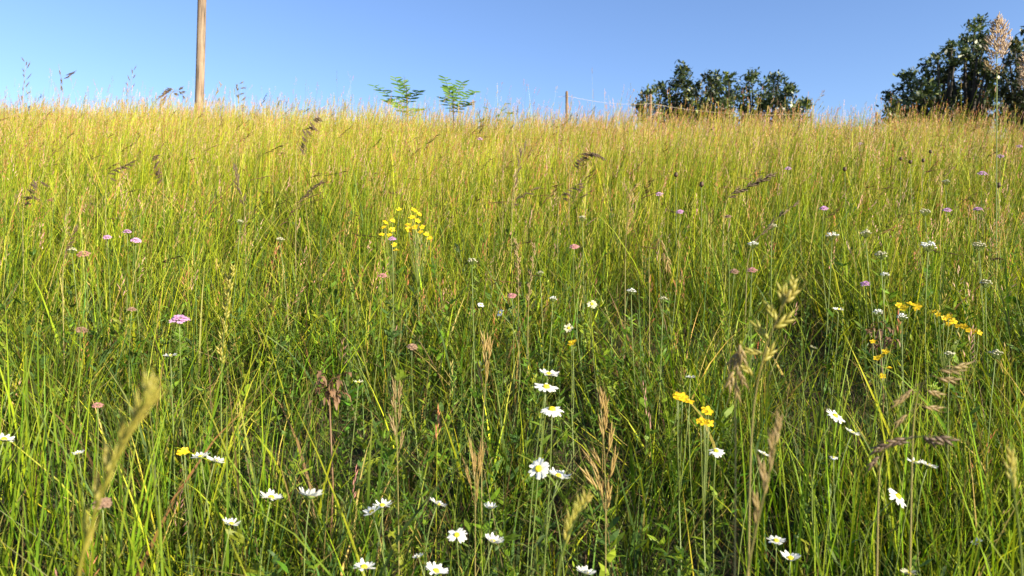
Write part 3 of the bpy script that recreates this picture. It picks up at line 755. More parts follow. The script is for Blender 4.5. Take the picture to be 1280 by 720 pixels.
# ------------------------------------------------------------------ single grasses one can point at
def awn_grass(pts_px, d, label, spikes, mat='spike_dark', stem_mat='stem_straw', r=.0014, name='brome_grass', ground_x=None, sl=.03, sw=.004, ped=.02, hang=0., group='tall seeding grasses', leaf=True, cat='grass'):
    """pts_px: stalk seen in the photo from its tip down; spikes: (place along the shown stalk 0..1, dx, dy in pixels towards the spikelet's end)"""
    if 2.5 < d < 7: d *= .88; sw *= 1.05
    top = [ray_at(px, py, d + (.02 * i)) for i, (px, py) in enumerate(pts_px)]
    low = top[-1]; gx = low.x if ground_x is None else ground_x
    yb = d + .02 * len(top); base = Vector((gx, yb, gz(gx, yb) - .01))
    root = thing(name, label, cat, base, group)
    st = MB(); P = [p - base for p in top]
    down = bez(P[-1], P[-1] * .5 + (P[-1] - P[-2]) * .3 if len(P) > 1 else P[-1] * .5, Vector((0, 0, 0)), 6)
    line = P + down[1:]
    # smooth the polyline a little
    sm = [line[0]]
    for a, b in zip(line, line[1:]): sm += [a * .5 + b * .5, b]
    for _ in range(2):
        sm = [sm[0]] + [(sm[i - 1] + sm[i] * 2 + sm[i + 1]) / 4 for i in range(1, len(sm) - 1)] + [sm[-1]]
    n = len(sm); st.tube(sm, [r * (.45 + .75 * min(1, i / (n * .6))) for i in range(n)], 5)
    st.build('stem', M[stem_mat], root)
    tot = [0]
    for a, b in zip(P, P[1:]): tot.append(tot[-1] + (b - a).length)
    def at(f):
        s = f * tot[-1]
        for i in range(len(P) - 1):
            if s <= tot[i + 1] + 1e-9:
                k = (s - tot[i]) / max(1e-9, tot[i + 1] - tot[i]); return P[i].lerp(P[i + 1], k)
        return P[-1].copy()
    for (f, dx, dy) in spikes:
        p = at(f); e = p + Vector((dx / F * d, rnd(-.35, .35) * abs(dx + dy) / F * d * .5, -dy / F * d))
        L = (e - p).length; sp = MB(); bp = p.lerp(e, .32) if L > sl * 1.2 else p
        if (bp - p).length > .002: sp.tube([p, p.lerp(bp, .5) + Vector((0, 0, .002)), bp], [.0006, .0006, .0006], 3)
        w = sw * rnd(.8, 1.15)
        # overlapping florets make up the spikelet
        dv = (e - bp); k = 4; sd = dv.cross(Vector((rnd(-.2, .2), 1, rnd(-.2, .2)))).normalized()
        for i in range(k):
            a = bp + dv * (i / k * .72); b = a + dv * .5 + sd * (w * .75 * (1 if i % 2 else -1))
            sp.spindle(a, b, w * .42 * (1 - .1 * i), 5)
            sp.tube([b, b + dv.normalized() * max(.006, w * rnd(1.2, 2.6)) + sd * w * rnd(-.3, .3)], [.0003, .0001], 3, False)
        sp.build('spikelet', M[mat], root)
    if leaf:
        lf = MB(); a = line[-3]; az = rnd(0, 6.3); dv = Vector((math.cos(az) * .7, math.sin(az) * .7, .8)); L = rnd(.12, .2)
        lf.strip([a, a + dv * L * .35, a + dv * L * .75 + Vector((0, 0, -.01)), a + dv * L + Vector((0, 0, -.05))], [.003, .0045, .004, .0005], dv.cross(UP), .25)
        lf.build('leaf', M['sepal_green'], root)

def fan(n, dx, dy, spread=.4, f0=0.0, f1=.9):
    n = int(n * 1.5)
    return [(f0 + (f1 - f0) * i / max(1, n - 1), dx * rnd(.75, 1.15) + rnd(-1, 1) * abs(dy) * spread, dy * rnd(.75, 1.2) + rnd(-1, 1) * abs(dx) * spread) for i in range(n)]

# drooping dark heads on the slope
awn_grass([(394, 141), (386, 147), (380, 158), (374, 172), (370, 184)], 5.2, 'dark drooping grass head near the crest, left of centre', fan(9, 10, 14, .3), sl=.05, sw=.010, r=.002)
awn_grass([(748, 192), (735, 190), (726, 192), (717, 198), (712, 206)], 4.6, 'dark grass head bent flat to the right high on the slope', fan(8, 10, 5, .5), sl=.04, sw=.009, r=.002)
awn_grass([(958, 221), (945, 228), (932, 234), (918, 241), (906, 246)], 3.9, 'black grass head leaning right, the boldest dark one on the slope', fan(10, 14, -5, .35, 0, 1), sl=.05, sw=.009, r=.002)
awn_grass([(722, 230), (712, 235), (704, 240), (698, 248)], 4.2, 'dark grass head bent right below the flat bent one', fan(6, 10, 5, .5), sl=.04, sw=.007, r=.0018)
awn_grass([(398, 231), (388, 238), (378, 247), (370, 256)], 3.6, 'dark leaning grass head in mid-slope, left of centre', fan(7, 9, -7, .4), sl=.04, sw=.006, r=.0016)
awn_grass([(160, 204), (148, 209), (138, 214), (132, 222)], 4.0, 'brown grass head arching right on the left slope', fan(6, 10, 3, .6), sl=.04, sw=.006, r=.0016)
awn_grass([(206, 192), (200, 200), (202, 212), (204, 228)], 4.2, 'dark forked grass head right of the brown arching one', fan(6, -10, 10, .8), sl=.04, sw=.007, r=.0016)
awn_grass([(668, 236), (655, 243), (645, 249), (640, 258)], 3.9, 'faint brown grass head bent right in the centre', fan(5, 9, -3, .5), sl=.035, sw=.005, r=.0014)
awn_grass([(44, 222), (36, 232), (30, 246), (28, 262)], 3.3, 'loose dark grass head by the left edge of the slope', fan(8, 12, 6, 1.1), sl=.04, sw=.005, r=.0014)
awn_grass([(292, 214), (297, 228), (303, 243), (306, 262)], 3.8, 'dark upright grass head left of centre on the slope', fan(7, -4, -12, .7), sl=.04, sw=.006, r=.0015)
awn_grass([(92, 290), (86, 300), (82, 312), (78, 330)], 2.8, 'thin black spikelets above the ragged reddish head', fan(5, 8, -10, .6), sl=.04, sw=.004, r=.0013)
awn_grass([(655, 185), (650, 200), (644, 220), (640, 245)], 4.4, 'slim dark vertical grass head above the centre', fan(7, 4, -14, .4), sl=.04, sw=.006, r=.0018)
awn_grass([(632, 176), (630, 200), (628, 225)], 4.6, 'slim brown stalk close left of the dark vertical one', fan(5, 3, -12, .4), mat='spike_rust', sl=.04, sw=.005, r=.0018)
awn_grass([(985, 262), (970, 275), (950, 294), (935, 310)], 3.0, 'long dark leaning stalk over the small yarrow heads', fan(5, 12, -10, .3), sl=.04, sw=.005, r=.0016)
awn_grass([(960, 178), (958, 188), (952, 200), (946, 214)], 6.0, 'brown grass head below the crest in front of the bushes', fan(6, 5, -8, .5), mat='spike_rust', sl=.05, sw=.009, r=.002)
# stalks standing against the sky
awn_grass([(32, 80), (31, 95), (29, 112), (28, 130)], 11.5, 'dark upright stalk against the sky at far left', fan(8, 2, -9, 1.0, 0, 1), sl=.06, sw=.012, r=.005, name='tall_stalk')
awn_grass([(73, 80), (76, 92), (77, 100), (74, 125)], 11.5, 'dark stalk with a short bent side head against the sky, left', [(.1, 2, 10), (.3, 1, 12), (.35, 18, -6), (.4, 10, -2), (.45, 20, -12), (.5, 0, 12)], sl=.07, sw=.016, r=.005, name='tall_stalk')
awn_grass([(166, 90), (164, 104), (160, 118), (158, 135)], 11.2, 'thin grey stalk against the sky midway between left edge and pole', fan(6, 2, -9, .8), sl=.06, sw=.010, r=.004, name='tall_stalk')
awn_grass([(297, 105), (296, 116), (298, 128), (300, 140)], 10.5, 'blackish knotty stalk against the sky just right of the pole', fan(9, 4, -6, 1.2), sl=.05, sw=.014, r=.005, name='tall_stalk')
awn_grass([(276, 107), (268, 122), (262, 135), (256, 150)], 10.5, 'pale bowed stalk between the pole and the blackish knotty stalk', fan(7, 4, -9, .7), mat='spike_rust', sl=.06, sw=.010, r=.004, name='tall_stalk')
awn_grass([(1027, 118), (1022, 124), (1016, 132)], 11.8, 'short bare dark stalk leaning right beside the bushes', fan(3, 5, -5, .4), sl=.05, sw=.010, r=.005, name='tall_stalk')
# dried flower head by the pole
awn_grass([(232, 119), (222, 112), (214, 114), (210, 126), (208, 142)], 10.8, 'bushy dried brown weed head just left of the pole',
          [(.1, 2, 8), (.2, 3, 5), (.3, -14, -2), (.32, -18, 2), (.36, -17, 6), (.4, -20, 10), (.45, -14, 14), (.5, -8, -4), (.3, 10, -3), (.2, 8, 2), (.42, 8, 6), (.55, -13, 16)], mat='spike_dark', sl=.08, sw=.022, r=.006, name='dried_weed', group=None, cat='weed')
# foreground grasses, out of the sharp zone
awn_grass([(186, 492), (176, 510), (160, 540), (143, 575), (126, 620), (106, 680), (92, 730)], .46, 'big blurred yellow-green grass head near the lens, lower left',
          [(0, 8, -26), (.06, 4, -40), (.1, 26, -22), (.16, 36, -34), (.22, 10, -46), (.28, 34, -44), (.34, 8, -56), (.42, 30, -56), (.5, -2, -58), (.56, 22, -66), (.64, -6, -62), (.7, 16, -70), (.8, 4, -66), (.86, 20, -60)], mat='spike_green', stem_mat='spike_green', sl=.03, sw=.0034, r=.0012, leaf=False)
awn_grass([(988, 362), (978, 385), (966, 410), (955, 440), (946, 480), (938, 530)], .85, 'blurred pale green spikelets near the lens right of centre',
          [(0, 6, -18), (.1, 18, -22), (.14, -4, -34), (.2, 14, -40), (.26, -10, -30), (.3, 30, -18), (.4, -20, -30), (.5, -32, -6), (.55, 20, -22), (.7, -26, -28)], mat='spike_green', sl=.03, sw=.0064, r=.0012)
awn_grass([(925, 430), (922, 450), (918, 475), (920, 510)], .9, 'blurred tan hanging spikelets left of the pale green ones near the lens',
          [(0, 6, 30), (.1, -6, 32), (.15, -16, 22), (.3, 12, 36), (.3, -14, 40), (.45, 4, 42)], mat='spike_tan', sl=.03, sw=.0055, r=.0011)
awn_grass([(1180, 460), (1165, 466), (1150, 480), (1142, 510), (1140, 560)], .95, 'blurred brown spikelets drooping to the right near the lens, upper tier',
          [(0, 36, -4), (.05, 30, 3), (.2, 40, 6), (.3, -32, 26), (.4, -36, 20), (.35, 36, 14), (.55, 44, 8), (.6, -28, 24)], mat='spike_tan', sl=.03, sw=.005, r=.0011)
awn_grass([(1168, 545), (1145, 545), (1122, 552), (1100, 560), (1098, 600)], .95, 'blurred brown stalk bent flat with side spikelets, lower tier near the lens',
          [(0, 26, 8), (.1, 20, 14), (.3, -30, 8), (.5, -26, 10), (.45, 26, -6), (.7, -18, 18)], mat='spike_dark', sl=.03, sw=.006, r=.0012)
awn_grass([(972, 540), (966, 570), (958, 605), (948, 650), (936, 700), (930, 740)], .72, 'blurred brown leaning stalk rising from the bottom edge near the lens',
          [(0, 2, -26), (.08, 6, -34), (.16, -4, -38), (.26, 7, -42), (.36, -5, -44), (.46, 6, -46), (.56, -5, -46), (.66, 5, -48)], mat='spike_tan', sl=.03, sw=.0042, r=.0013)
awn_grass([(733, 628), (722, 645), (712, 664), (700, 695), (694, 735)], .8, 'blurred slender green spike rising from the bottom edge near the middle',
          [(0, 6, -12), (.1, 6, -24), (.2, 3, -28), (.32, 6, -30), (.45, 3, -34), (.55, 6, -30)], mat='spike_green', stem_mat='stem_green', sl=.03, sw=.005, r=.0016)
awn_grass([(1262, 585), (1268, 620), (1274, 660), (1280, 730)], .75, 'blurred dark green stalk at the lower right edge near the lens', [(0, -2, -28), (.1, 5, -34), (.2, -5, -36)], mat='spike_green', stem_mat='stem_green', sl=.03, sw=.005, r=.0018)
# sharp upright dry heads
awn_grass([(751, 512), (754, 545), (756, 580), (757, 620), (757, 660), (757, 720)], 1.25, 'rust-tan upright grass head with spreading spikelets right of centre',
          [(0, 2, -28), (.06, -3, -40), (.1, 6, -40), (.2, 3, -48), (.26, -5, -50), (.34, 12, -56), (.4, -20, -42), (.46, -28, -48), (.5, 16, -60), (.56, -34, -52), (.62, -14, -60), (.68, 6, -56)], mat='spike_rust', sl=.04, sw=.0052, r=.0013)
awn_grass([(593, 590), (594, 620), (594, 660), (594, 720)], 1.3, 'brown tuft of upright stalks beside the cupped daisy',
          [(0, 2, -24), (.1, -8, -60), (.15, 9, -58), (.2, -3, -56), (.25, 12, -70), (.35, -14, -66), (.45, 4, -60)], mat='spike_rust', sl=.04, sw=.0032, r=.0012)
awn_grass([(608, 440), (608, 470), (604, 510), (602, 560)], 1.6, 'reddish narrow stalk pair in the middle of the meadow', [(0, 3, -24), (.1, -6, -40), (.2, 7, -44), (.3, -3, -50), (.45, 5, -50), (.5, -8, -52)], mat='spike_rust', sl=.04, sw=.005, r=.0014)
awn_grass([(494, 500), (496, 540), (497, 590), (498, 650)], 1.45, 'straw and brown leaning stalks left of the daisy column', [(0, -2, -30), (.1, 8, -40), (.2, -6, -44), (.3, 6, -46), (.4, -10, -44), (.5, 8, -40)], mat='spike_tan', sl=.04, sw=.005, r=.0014)
awn_grass([(290, 345), (287, 362), (284, 385), (280, 410), (276, 470)], 1.8, 'pale green cylindrical spike upright in the left meadow', [(0, 1, -16)] + [(i / 14, (3 if i % 2 else -3), -20) for i in range(1, 14)], mat='spike_green', stem_mat='stem_green', sl=.02, sw=.0085, r=.0014, name='foxtail_grass')
awn_grass([(836, 330), (833, 312), (826, 297), (815, 300), (810, 315), (812, 360)], 2.4, 'dry tan grass loop bent over right of centre', [(0, 2, 14), (.05, -4, 16), (.15, 5, 18), (.2, -3, 20), (.3, 4, 16), (.35, -4, 14)], mat='spike_rust', sl=.04, sw=.006, r=.0014)
awn_grass([(790, 232), (786, 250), (784, 275), (782, 300)], 3.3, 'brown upright loose head above the dry bent loop', fan(8, 7, -10, .7), mat='spike_rust', sl=.04, sw=.006, r=.0014)
awn_grass([(645, 310), (647, 330), (648, 352), (648, 380)], 2.5, 'pale straw spike, left of two bleached ones near the centre', [(i / 9, (2 if i % 2 else -2), -14) for i in range(9)], mat='spike_tan', sl=.02, sw=.008, r=.0014)
awn_grass([(668, 316), (665, 338), (662, 360), (660, 390)], 2.5, 'pale straw spike, right of two bleached ones near the centre', [(i / 9, (2 if i % 2 else -2), -14) for i in range(9)], mat='spike_tan', sl=.02, sw=.007, r=.0014)

# ------------------------------------------------------------------ tall fluffy plume in the upper right
def plume(tip, foot, d, wpx, label, extra=()):
    T = ray_at(tip[0], tip[1], d); Fp = ray_at(foot[0], foot[1], d)
    gx = Fp.x + .01; base = Vector((gx, d + .02, gz(gx, d + .02) - .01))
    root = thing('plume_grass', label, 'grass', base, 'fluffy plumes in the upper right')
    a = Fp - base; t = T - base
    st = MB(); st.tube(bez(Vector((0, 0, 0)), a * .6, a, 10) + [a.lerp(t, .6), t], [.0022] * 8 + [.002, .0018, .0015, .001], 5)
    st.build('stem', M['stem_green'], root)
    def fluff(a, t, W, n, name, mat):
        mb = MB()
        for i in range(n):
            f = (i + rnd(0, 1)) / n; p = a.lerp(t, f); prof = math.sin(min(1, (1 - f) * 1.25 + .06) * PI * .62) * (1 if f > .12 else .55 + f * 3.5)
            an = rnd(0, 6.3); o = Vector((math.cos(an), math.sin(an), 0)); r = W * prof * rnd(.25, 1)
            q = p + o * r + Vector((0, 0, W * rnd(-.1, .5)))
            dv = Vector((o.x * .5, o.y * .5, rnd(.4, 1.1))).normalized()
            mb.spindle(q, q + dv * W * rnd(.25, .5), W * .05, 4)
            if i % 4 == 0: mb.tube([p, (p + q) / 2 + Vector((0, 0, W * .1)), q], [.0007] * 3, 3, False)
        mb.build(name, M[mat], root)
    W = wpx / 2 / F * d
    fluff(a, t, W, 420, 'plume', 'plume_pink')
    for (x0, y0, x1, y1, w) in extra:
        fluff(ray_at(x0, y0, d) - base, ray_at(x1, y1, d) - base, w / 2 / F * d, 120, 'side_plume', 'spike_tan')
plume((1248, 28), (1246, 74), 3.0, 28, 'tall fluffy pinkish plume on a thin stem in front of the big tree', ((1249, 92, 1232, 80, 18),))
plume((1285, 66), (1284, 112), 3.1, 24, 'shorter cream plume cut by the right edge beside the tall one', ())

# ------------------------------------------------------------------ young locust saplings on the crest
def sapling(px, top, d, leaves, label):
    top += 5; leaves = [(a, b + 5, c, e + 6, n) for (a, b, c, e, n) in leaves]
    T = ray_at(px, top, d); base = Vector((T.x, d, gz(T.x, d) - .01))
    root = thing('locust_sapling', label, 'sapling', base, 'young saplings on the crest')
    st = MB(); t = T - base; st.tube([Vector((0, 0, 0)), t * .5 + Vector((.02, 0, 0)), t], [.014, .011, .006], 6)
    st.build('stem', M['bark'], root)
    for (sx, sy, ex, ey, n) in leaves:
        a = ray_at(sx, sy, d) - base; e = ray_at(ex, ey, d) - base; e.y += rnd(-.2, .2)
        mid = (a + e) / 2 + Vector((0, 0, .05)); pts = bez(a, mid, e, 8); lf = MB(); lf.tube(pts, [.004] * 8, 4)
        ax = (e - a).normalized()
        n = n + 1
        for i in range(n):
            f = .15 + .85 * i / (n - 1); p = a * (1 - f) ** 2 + mid * 2 * f * (1 - f) + e * f * f
            for s in (-1, 1):
                sd = (Vector((1, 0, 0)) * s * rnd(.7, 1.1) + Vector((0, rnd(-.3, .7) * s, rnd(-.15, .1))) + ax * .3).normalized()
                L = rnd(.085, .135) * (1 - .35 * abs(f - .5)); w = L * .22
                lf.strip([p, p + sd * L * .3, p + sd * L * .7, p + sd * L], [.01, w, w * .9, .005], ax, .15)
        lf.build('leaf', M['leaf_locust'], root)
sapling(508, 104, 9.6, [(507, 134, 466, 98, 7), (508, 130, 494, 92, 6), (509, 126, 526, 112, 5), (507, 138, 484, 122, 5), (508, 118, 503, 96, 5), (507, 142, 524, 128, 5)], 'feathery green sapling on the crest with a dead stick, left of two')
sapling(566, 112, 9.9, [(566, 128, 556, 92, 7), (566, 130, 592, 106, 6), (566, 124, 578, 98, 6), (566, 134, 551, 112, 5), (566, 138, 588, 126, 5), (566, 122, 560, 104, 5)], 'feathery green sapling on the crest, right of two, compact crown')
def low_bush(px, py, d, label):
    P = ray_at(px, py, d); base = Vector((P.x, d, gz(P.x, d) - .01)); root = thing('leafy_weed', label, 'weed', base)
    st = MB(); lf = MB(); t = P - base
    for i in range(5):
        e = t + Vector((rnd(-.3, .3), rnd(-.15, .15), rnd(-.12, .08))); pts = bez(Vector((0, 0, 0)), t * .6, e, 6); st.tube(pts, [.006] * 6, 4)
        for k in range(9):
            p = pts[random.randint(2, 5)]; a = rnd(0, 6.3); dv = Vector((math.cos(a), math.sin(a), rnd(-.2, .6))); L = rnd(.05, .10)
            lf.strip([p, p + dv * L * .4, p + dv * L], [.01, .04, .004], dv.cross(UP), .2)
    st.build('stem', M['stem_green'], root); lf.build('foliage', M['leaf_locust'], root)
low_bush(608, 134, 9.0, 'olive leafy weed on the crest right of the saplings')

# dried brown leaf clumps
def leaf_clump(px, py, d, label, n=44, R=.045):
    P = ray_at(px, py, d); base = Vector((P.x, d, gz(P.x, d) - .01)); root = thing('dried_leaf_clump', label, 'dried plant', base, 'dried brown plants')
    st = MB(); st.tube([Vector((0, 0, 0)), (P - base) * .5 + Vector((.01, 0, 0)), P - base], [.003, .0025, .002], 5); lf = MB()
    for i in range(n):
        a = rnd(0, 6.3); p = P - base + Vector((rnd(-R, R) * .8, rnd(-R, R) * .6, rnd(-R, R * .6))); dv = Vector((math.cos(a), math.sin(a), rnd(-.8, .5))); L = rnd(.012, .030)
        lf.strip([p, p + dv * L * .4 + Vector((0, 0, .004)), p + dv * L * .8, p + dv * L + Vector((0, 0, -.01))], [.003, L * .5, L * .4, .002], dv.cross(UP), .5)
    st.build('stem', M['leaf_dry'], root); lf.build('foliage', M['leaf_dry'], root)
leaf_clump(411, 480, 1.75, 'brown shrivelled leaf clump in dark grass left of centre')
leaf_clump(1100, 415, 2.2, 'brown dried leaves tangled under the yellow drift', 40, .05)

# ------------------------------------------------------------------ pole, fence
def pole():
    d = 11.6; top = ray_at(262, -330, d); bot = ray_at(246, 160, d)
    base = Vector((bot.x, d, gz(bot.x, d) - .05)); ax = top - bot
    root = thing('utility_pole', 'bare weathered wooden pole standing on the crest, out of frame above', 'pole', base)
    H = (top.z - base.z); st = MB(); n = 14; pts = []; rr = []
    for i in range(n):
        f = i / (n - 1); pts.append(Vector((ax.x * f + .008 * math.sin(f * 7), .006 * math.sin(f * 5 + 1), H * f))); rr.append(.069 * (1 - .12 * f) * (1 + .012 * math.sin(i * 2.3)))
    st.tube(pts, rr, 20); st.build('shaft', M['pole_wood'], root)
pole()

def post(px, top, d, w, label, mat='post_wood', lean=0):
    T = ray_at(px, top, d); base = Vector((T.x - lean, d, gz(T.x - lean, d) - .05))
    root = thing('fence_post', label, 'post', base, 'fence posts along the crest')
    t = T - base; mb = MB(); mb.tube([Vector((0, 0, 0)), t * .5, t * .985, t], [w * 1.02, w, w * .96, w * .7], 9); mb.build('shaft', M[mat], root)
    tie = MB(); q = t * .93
    tie.tube([q + Vector((math.cos(a) * (w + .004), math.sin(a) * (w + .004), .004 * math.sin(3 * a))) for a in [2 * PI * k / 12 for k in range(13)]], [.004] * 13, 4); tie.build('wire_tie', M['wire'], root)
    return T
A = post(708.5, 114, 12.4, .024, 'brown wooden fence post standing alone on the crest')
B = post(813, 118, 13.4, .028, 'pale thin fence post before the leftmost bush')
C_ = post(1014, 140, 15.2, .018, 'stubby fence post end right of the bushes')
D_ = post(1096, 140, 16.5, .03, 'short brown fence post end at the left foot of the big tree')
E_ = ray_at(640, 120, 12.6)
def wire(pts, label, r=.0026):
    base = pts[0].copy(); base.z = gz(base.x, base.y)
    o = MB(); q = []
    for a, b in zip(pts, pts[1:]):
        for i in range(8):
            f = i / 8; q.append(a.lerp(b, f) + Vector((0, 0, -.10 * 4 * f * (1 - f))) * min(1, (b - a).length / 3))
    q.append(pts[-1]); o.tube(q, [r] * len(q), 5)
    ob = o.build('fence_wire', M['wire']); ob['label'] = label; ob['category'] = 'wire'
wire([ray_at(697, 121, 12.4), ray_at(708, 119.5, 12.44), ray_at(813, 129.5, 13.36), ray_at(1013, 141.5, 15.15), ray_at(1095, 141, 16.45)], 'thin sagging fence wire strung between the posts along the crest')

# ------------------------------------------------------------------ trees and bushes beyond the crest
def tree(name, label, cat, clumps, d, trunk_px, leaf=.15, per=260, cols=None, weights=None, group=None, r0=.12, stems=1, depth=1.0):
    """clumps: (px, py, radius px); each becomes a leafy mass on a limb of its own at a real depth"""
    bx = (trunk_px - 640) / F * d; base = Vector((bx, d, gz(bx, d) - .1))
    root = thing(name, label, cat, base, group)
    tk = MB(); ms = Mass(); cols = cols or [(.038, .060, .017), (.066, .092, .021), (.028, .045, .019), (.13, .155, .028)]
    weights = weights or [1, 1, .8, .35]
    shade = RNG.uniform(.7, 1.45, 200)
    cs = []
    x0 = min(c[0] for c in clumps); x1 = max(c[0] for c in clumps)
    skirt = [(x0 + 4 + (x1 - x0 - 8) * i / max(1, int((x1 - x0) / 11)) + rnd(-3, 3), 148 + rnd(-5, 4), rnd(9, 14) if x1 - x0 > 30 else 7) for i in range(int((x1 - x0) / 11) + 1)]
    for (px, py, rp) in clumps + skirt:
        dd = d + rnd(-1, 1) * depth; R = rp / F * dd * .80
        cs.append((ray_at(px, py, dd) - base, R))
        if rp > 9:     # a fuller far side
            cs.append((ray_at(px + rnd(-6, 6), py + rnd(6, 16), dd + R * 1.2) - base, R * .9))
    hub_z = max(.4, min(c.z for c, _ in cs) * .6 + .1)
    starts = []
    for s in range(stems):
        ox = (s - (stems - 1) / 2) * .5; h = Vector((ox * 1.4 + rnd(-.1, .1), rnd(-.2, .2), hub_z))
        tk.tube([Vector((ox * .5, 0, 0)), h * .5 + Vector((ox * .2, 0, 0)), h], [r0, r0 * .85, r0 * .7], 8); starts.append(h)
    for (c, R) in cs:
        h = min(starts, key=lambda s: abs(s.x - c.x)); L = (c - h).length
        if L < .05: continue
        pts = bez(h - Vector((0, 0, .05)), h + Vector((c.x - h.x, c.y - h.y, 0)) * .35 + Vector((0, 0, (c.z - h.z) * .6)), c, 6)
        ra = max(.02, min(r0 * .55, .018 * L + .012)); tk.tube(pts, [ra * (1 - .13 * i) for i in range(6)], 6)
        for q in range(7):      # twigs
            dv = Vector((rnd(-1, 1), rnd(-1, 1), rnd(-.4, 1))).normalized() * R * rnd(.6, 1.0)
            tk.tube([c - dv * .1, c + dv * .5 + Vector((0, 0, .03)), c + dv], [.012, .009, .004], 4)
        # leaves gathered in sprays inside the clump
        ns = max(6, int(per * (R / .6) ** 2 / 12)); n = ns * 16
        cen = RNG.normal(0, 1, (ns, 3)); cen /= np.linalg.norm(cen, axis=1, keepdims=True); cen *= (RNG.random((ns, 1)) ** .45) * R * 1.0
        sp = np.repeat(cen, 16, 0) + RNG.normal(0, .085 + R * .06, (n, 3))
        P = sp + np.array(c)[None, :]
        ln = RNG.uniform(.75, 1.4, n) * leaf
        col = mixcol(n, cols, weights, .22) * shade[len(ms.V) % 200]
        ribbons(ms, P, ln, ln * .62, RNG.uniform(0, 6.3, n), RNG.uniform(.3, 1.9, n), RNG.uniform(-.3, .8, n), RNG.uniform(0, 6.3, n), col, 2, prof=np.array([.3, 1.0, .12]))
    tk.build('trunk', M['bark'], root); ms.build('crown', M['crown'], root)

warm = [(.05, .075, .022), (.085, .11, .03), (.03, .05, .02), (.10, .085, .03)]
tree('bush', 'low straggly bush with pink-tinged leaves, leftmost of the row on the crest', 'bush', [(800, 132, 6), (808, 122, 6), (812, 116, 4), (803, 139, 7), (815, 133, 7)], 22, 806, .11, 220, warm, [1, 1, .6, .5], 'bushes behind the crest', .05)
tree('bush', 'dark bush with a tall yellowish leafy top, behind the pale thin post', 'bush', [(823, 112, 8), (832, 118, 11), (828, 132, 13), (845, 120, 12), (850, 102, 9), (853, 92, 7), (855, 86, 4), (846, 106, 8), (858, 108, 8), (866, 120, 10), (872, 108, 6), (860, 134, 14), (843, 135, 12), (872, 132, 10)], 24, 848, .13, 260, [(.030, .052, .017), (.048, .072, .021), (.022, .038, .018), (.13, .15, .03)], [1, 1, .7, .45], 'bushes behind the crest', .07, 2)
tree('bush', 'dark twin-peaked bush in the middle of the row on the crest', 'bush', [(886, 95, 8), (889, 106, 10), (897, 112, 13), (912, 108, 11), (911, 98, 7), (881, 122, 10), (895, 128, 16), (914, 122, 11), (878, 136, 10), (906, 138, 14), (897, 100, 5)], 24, 898, .13, 300, None, None, 'bushes behind the crest', .08, 2)
tree('bush', 'broad dark bush with a pale leafy tuft on its left shoulder', 'bush', [(926, 112, 9), (936, 100, 8), (940, 97, 5), (933, 122, 13), (948, 120, 12), (957, 110, 11), (967, 98, 7), (972, 104, 10), (984, 115, 10), (989, 112, 5), (970, 122, 14), (950, 135, 14), (930, 138, 10), (976, 135, 11)], 24.5, 955, .13, 280, [(.030, .052, .017), (.048, .072, .021), (.022, .038, .018), (.12, .15, .03)], [1, 1, .8, .25], 'bushes behind the crest', .08, 2)
tree('bush', 'small low bush at the right end of the row on the crest', 'bush', [(985, 138, 8), (996, 134, 8), (1005, 129, 6), (1008, 133, 4), (1000, 141, 9)], 23, 997, .12, 240, None, None, 'bushes behind the crest', .05)
tree('broadleaf_tree', 'large dark broadleaf tree stepping up to a peak in the upper right', 'tree',
     [(1108, 122, 7), (1118, 132, 14), (1128, 112, 12), (1131, 96, 8), (1140, 126, 18), (1141, 95, 5), (1150, 108, 14), (1158, 84, 9), (1162, 96, 13), (1165, 120, 20), (1172, 76, 8), (1180, 92, 15), (1186, 68, 8), (1190, 58, 7), (1193, 78, 13), (1190, 115, 22), (1206, 66, 12), (1207, 50, 9), (1218, 48, 11), (1219, 34, 9), (1226, 29, 6), (1230, 50, 8), (1222, 66, 13), (1215, 92, 18), (1218, 120, 22), (1232, 88, 10), (1238, 108, 14), (1145, 138, 14), (1200, 138, 18), (1235, 132, 16)],
     28, 1190, .17, 300, None, None, None, .17, 2, 1.3)
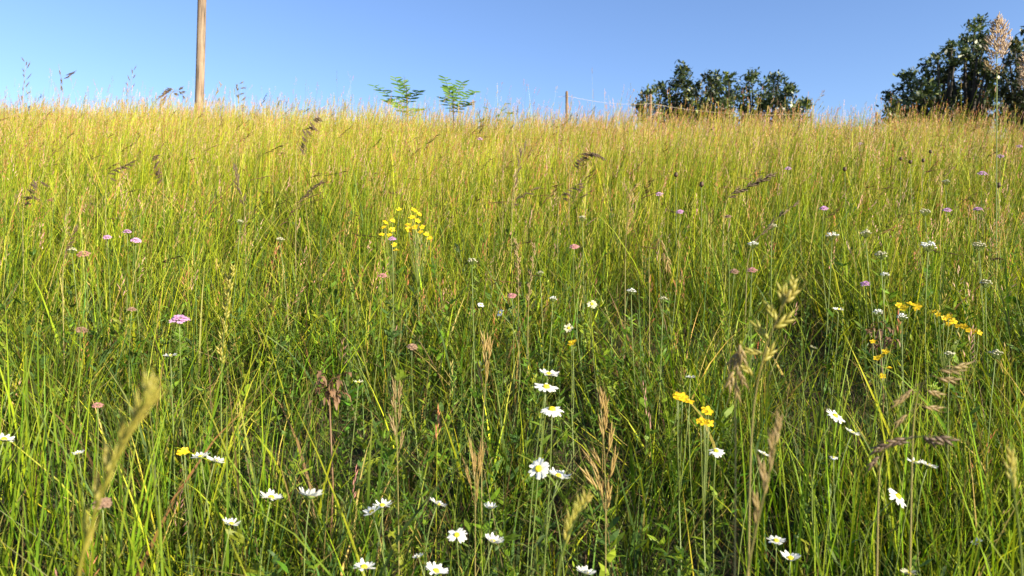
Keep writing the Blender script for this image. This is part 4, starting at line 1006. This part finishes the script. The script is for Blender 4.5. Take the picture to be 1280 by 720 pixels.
tree('broadleaf_tree', 'olive broadleaf tree cut off by the right edge of the photo', 'tree',
     [(1256, 92, 11), (1262, 78, 9), (1272, 68, 10), (1264, 108, 14), (1280, 92, 16), (1290, 60, 13), (1286, 42, 7), (1268, 58, 4), (1300, 80, 18), (1276, 124, 18), (1258, 132, 14), (1300, 110, 22), (1320, 95, 18), (1330, 120, 22), (1292, 136, 18), (1252, 118, 9), (1312, 64, 12)],
     26, 1290, .16, 280, [(.030, .046, .018), (.05, .066, .02), (.022, .036, .018), (.11, .085, .03)], [1, .9, .7, .25], None, .15, 2, 1.2)

# ------------------------------------------------------------------ light, sky, camera
w = bpy.data.worlds.new('World'); SC.world = w; w.use_nodes = True
nt = w.node_tree; bg = nt.nodes['Background']
sky = nt.nodes.new('ShaderNodeTexSky'); sky.sky_type = 'NISHITA'; sky.sun_disc = False
sky.sun_elevation = SUN_E; sky.sun_rotation = PI - SUN_A
sky.air_density = 1.0; sky.dust_density = 0.3; sky.ozone_density = 2.6; sky.altitude = 200
hs = nt.nodes.new('ShaderNodeHueSaturation'); hs.inputs['Saturation'].default_value = 1.10; hs.inputs['Hue'].default_value = .511
nt.links.new(sky.outputs[0], hs.inputs['Color']); nt.links.new(hs.outputs[0], bg.inputs['Color']); bg.inputs['Strength'].default_value = .084
ld = bpy.data.lights.new('sun', 'SUN'); ld.energy = 5.0; ld.angle = math.radians(.5); ld.color = (1.0, .895, .64)
lo = bpy.data.objects.new('sun', ld); COL.objects.link(lo); lo.rotation_euler = SUN.to_track_quat('Z', 'Y').to_euler(); lo.location = SUN * 60

cd = bpy.data.cameras.new('camera'); cam = bpy.data.objects.new('camera', cd); COL.objects.link(cam)
cam.location = (0, 0, EYE); cam.rotation_euler = (PI / 2, 0, 0)
cd.sensor_width = 36; cd.lens = F / 1280 * 36; cd.clip_start = .02; cd.clip_end = 2000
cd.dof.use_dof = True; cd.dof.focus_distance = 2.6; cd.dof.aperture_fstop = 6.0
SC.camera = cam
SC.view_settings.view_transform = 'Standard'; SC.view_settings.look = 'None'; SC.view_settings.gamma = 1
SC.view_settings.use_curve_mapping = False; SC.view_settings.exposure = 1.5
SC.cycles.max_bounces = 8; SC.cycles.diffuse_bounces = 4; SC.cycles.glossy_bounces = 2; SC.cycles.transmission_bounces = 5
SC.cycles.use_denoising = True
SC.cycles.use_adaptive_sampling = False
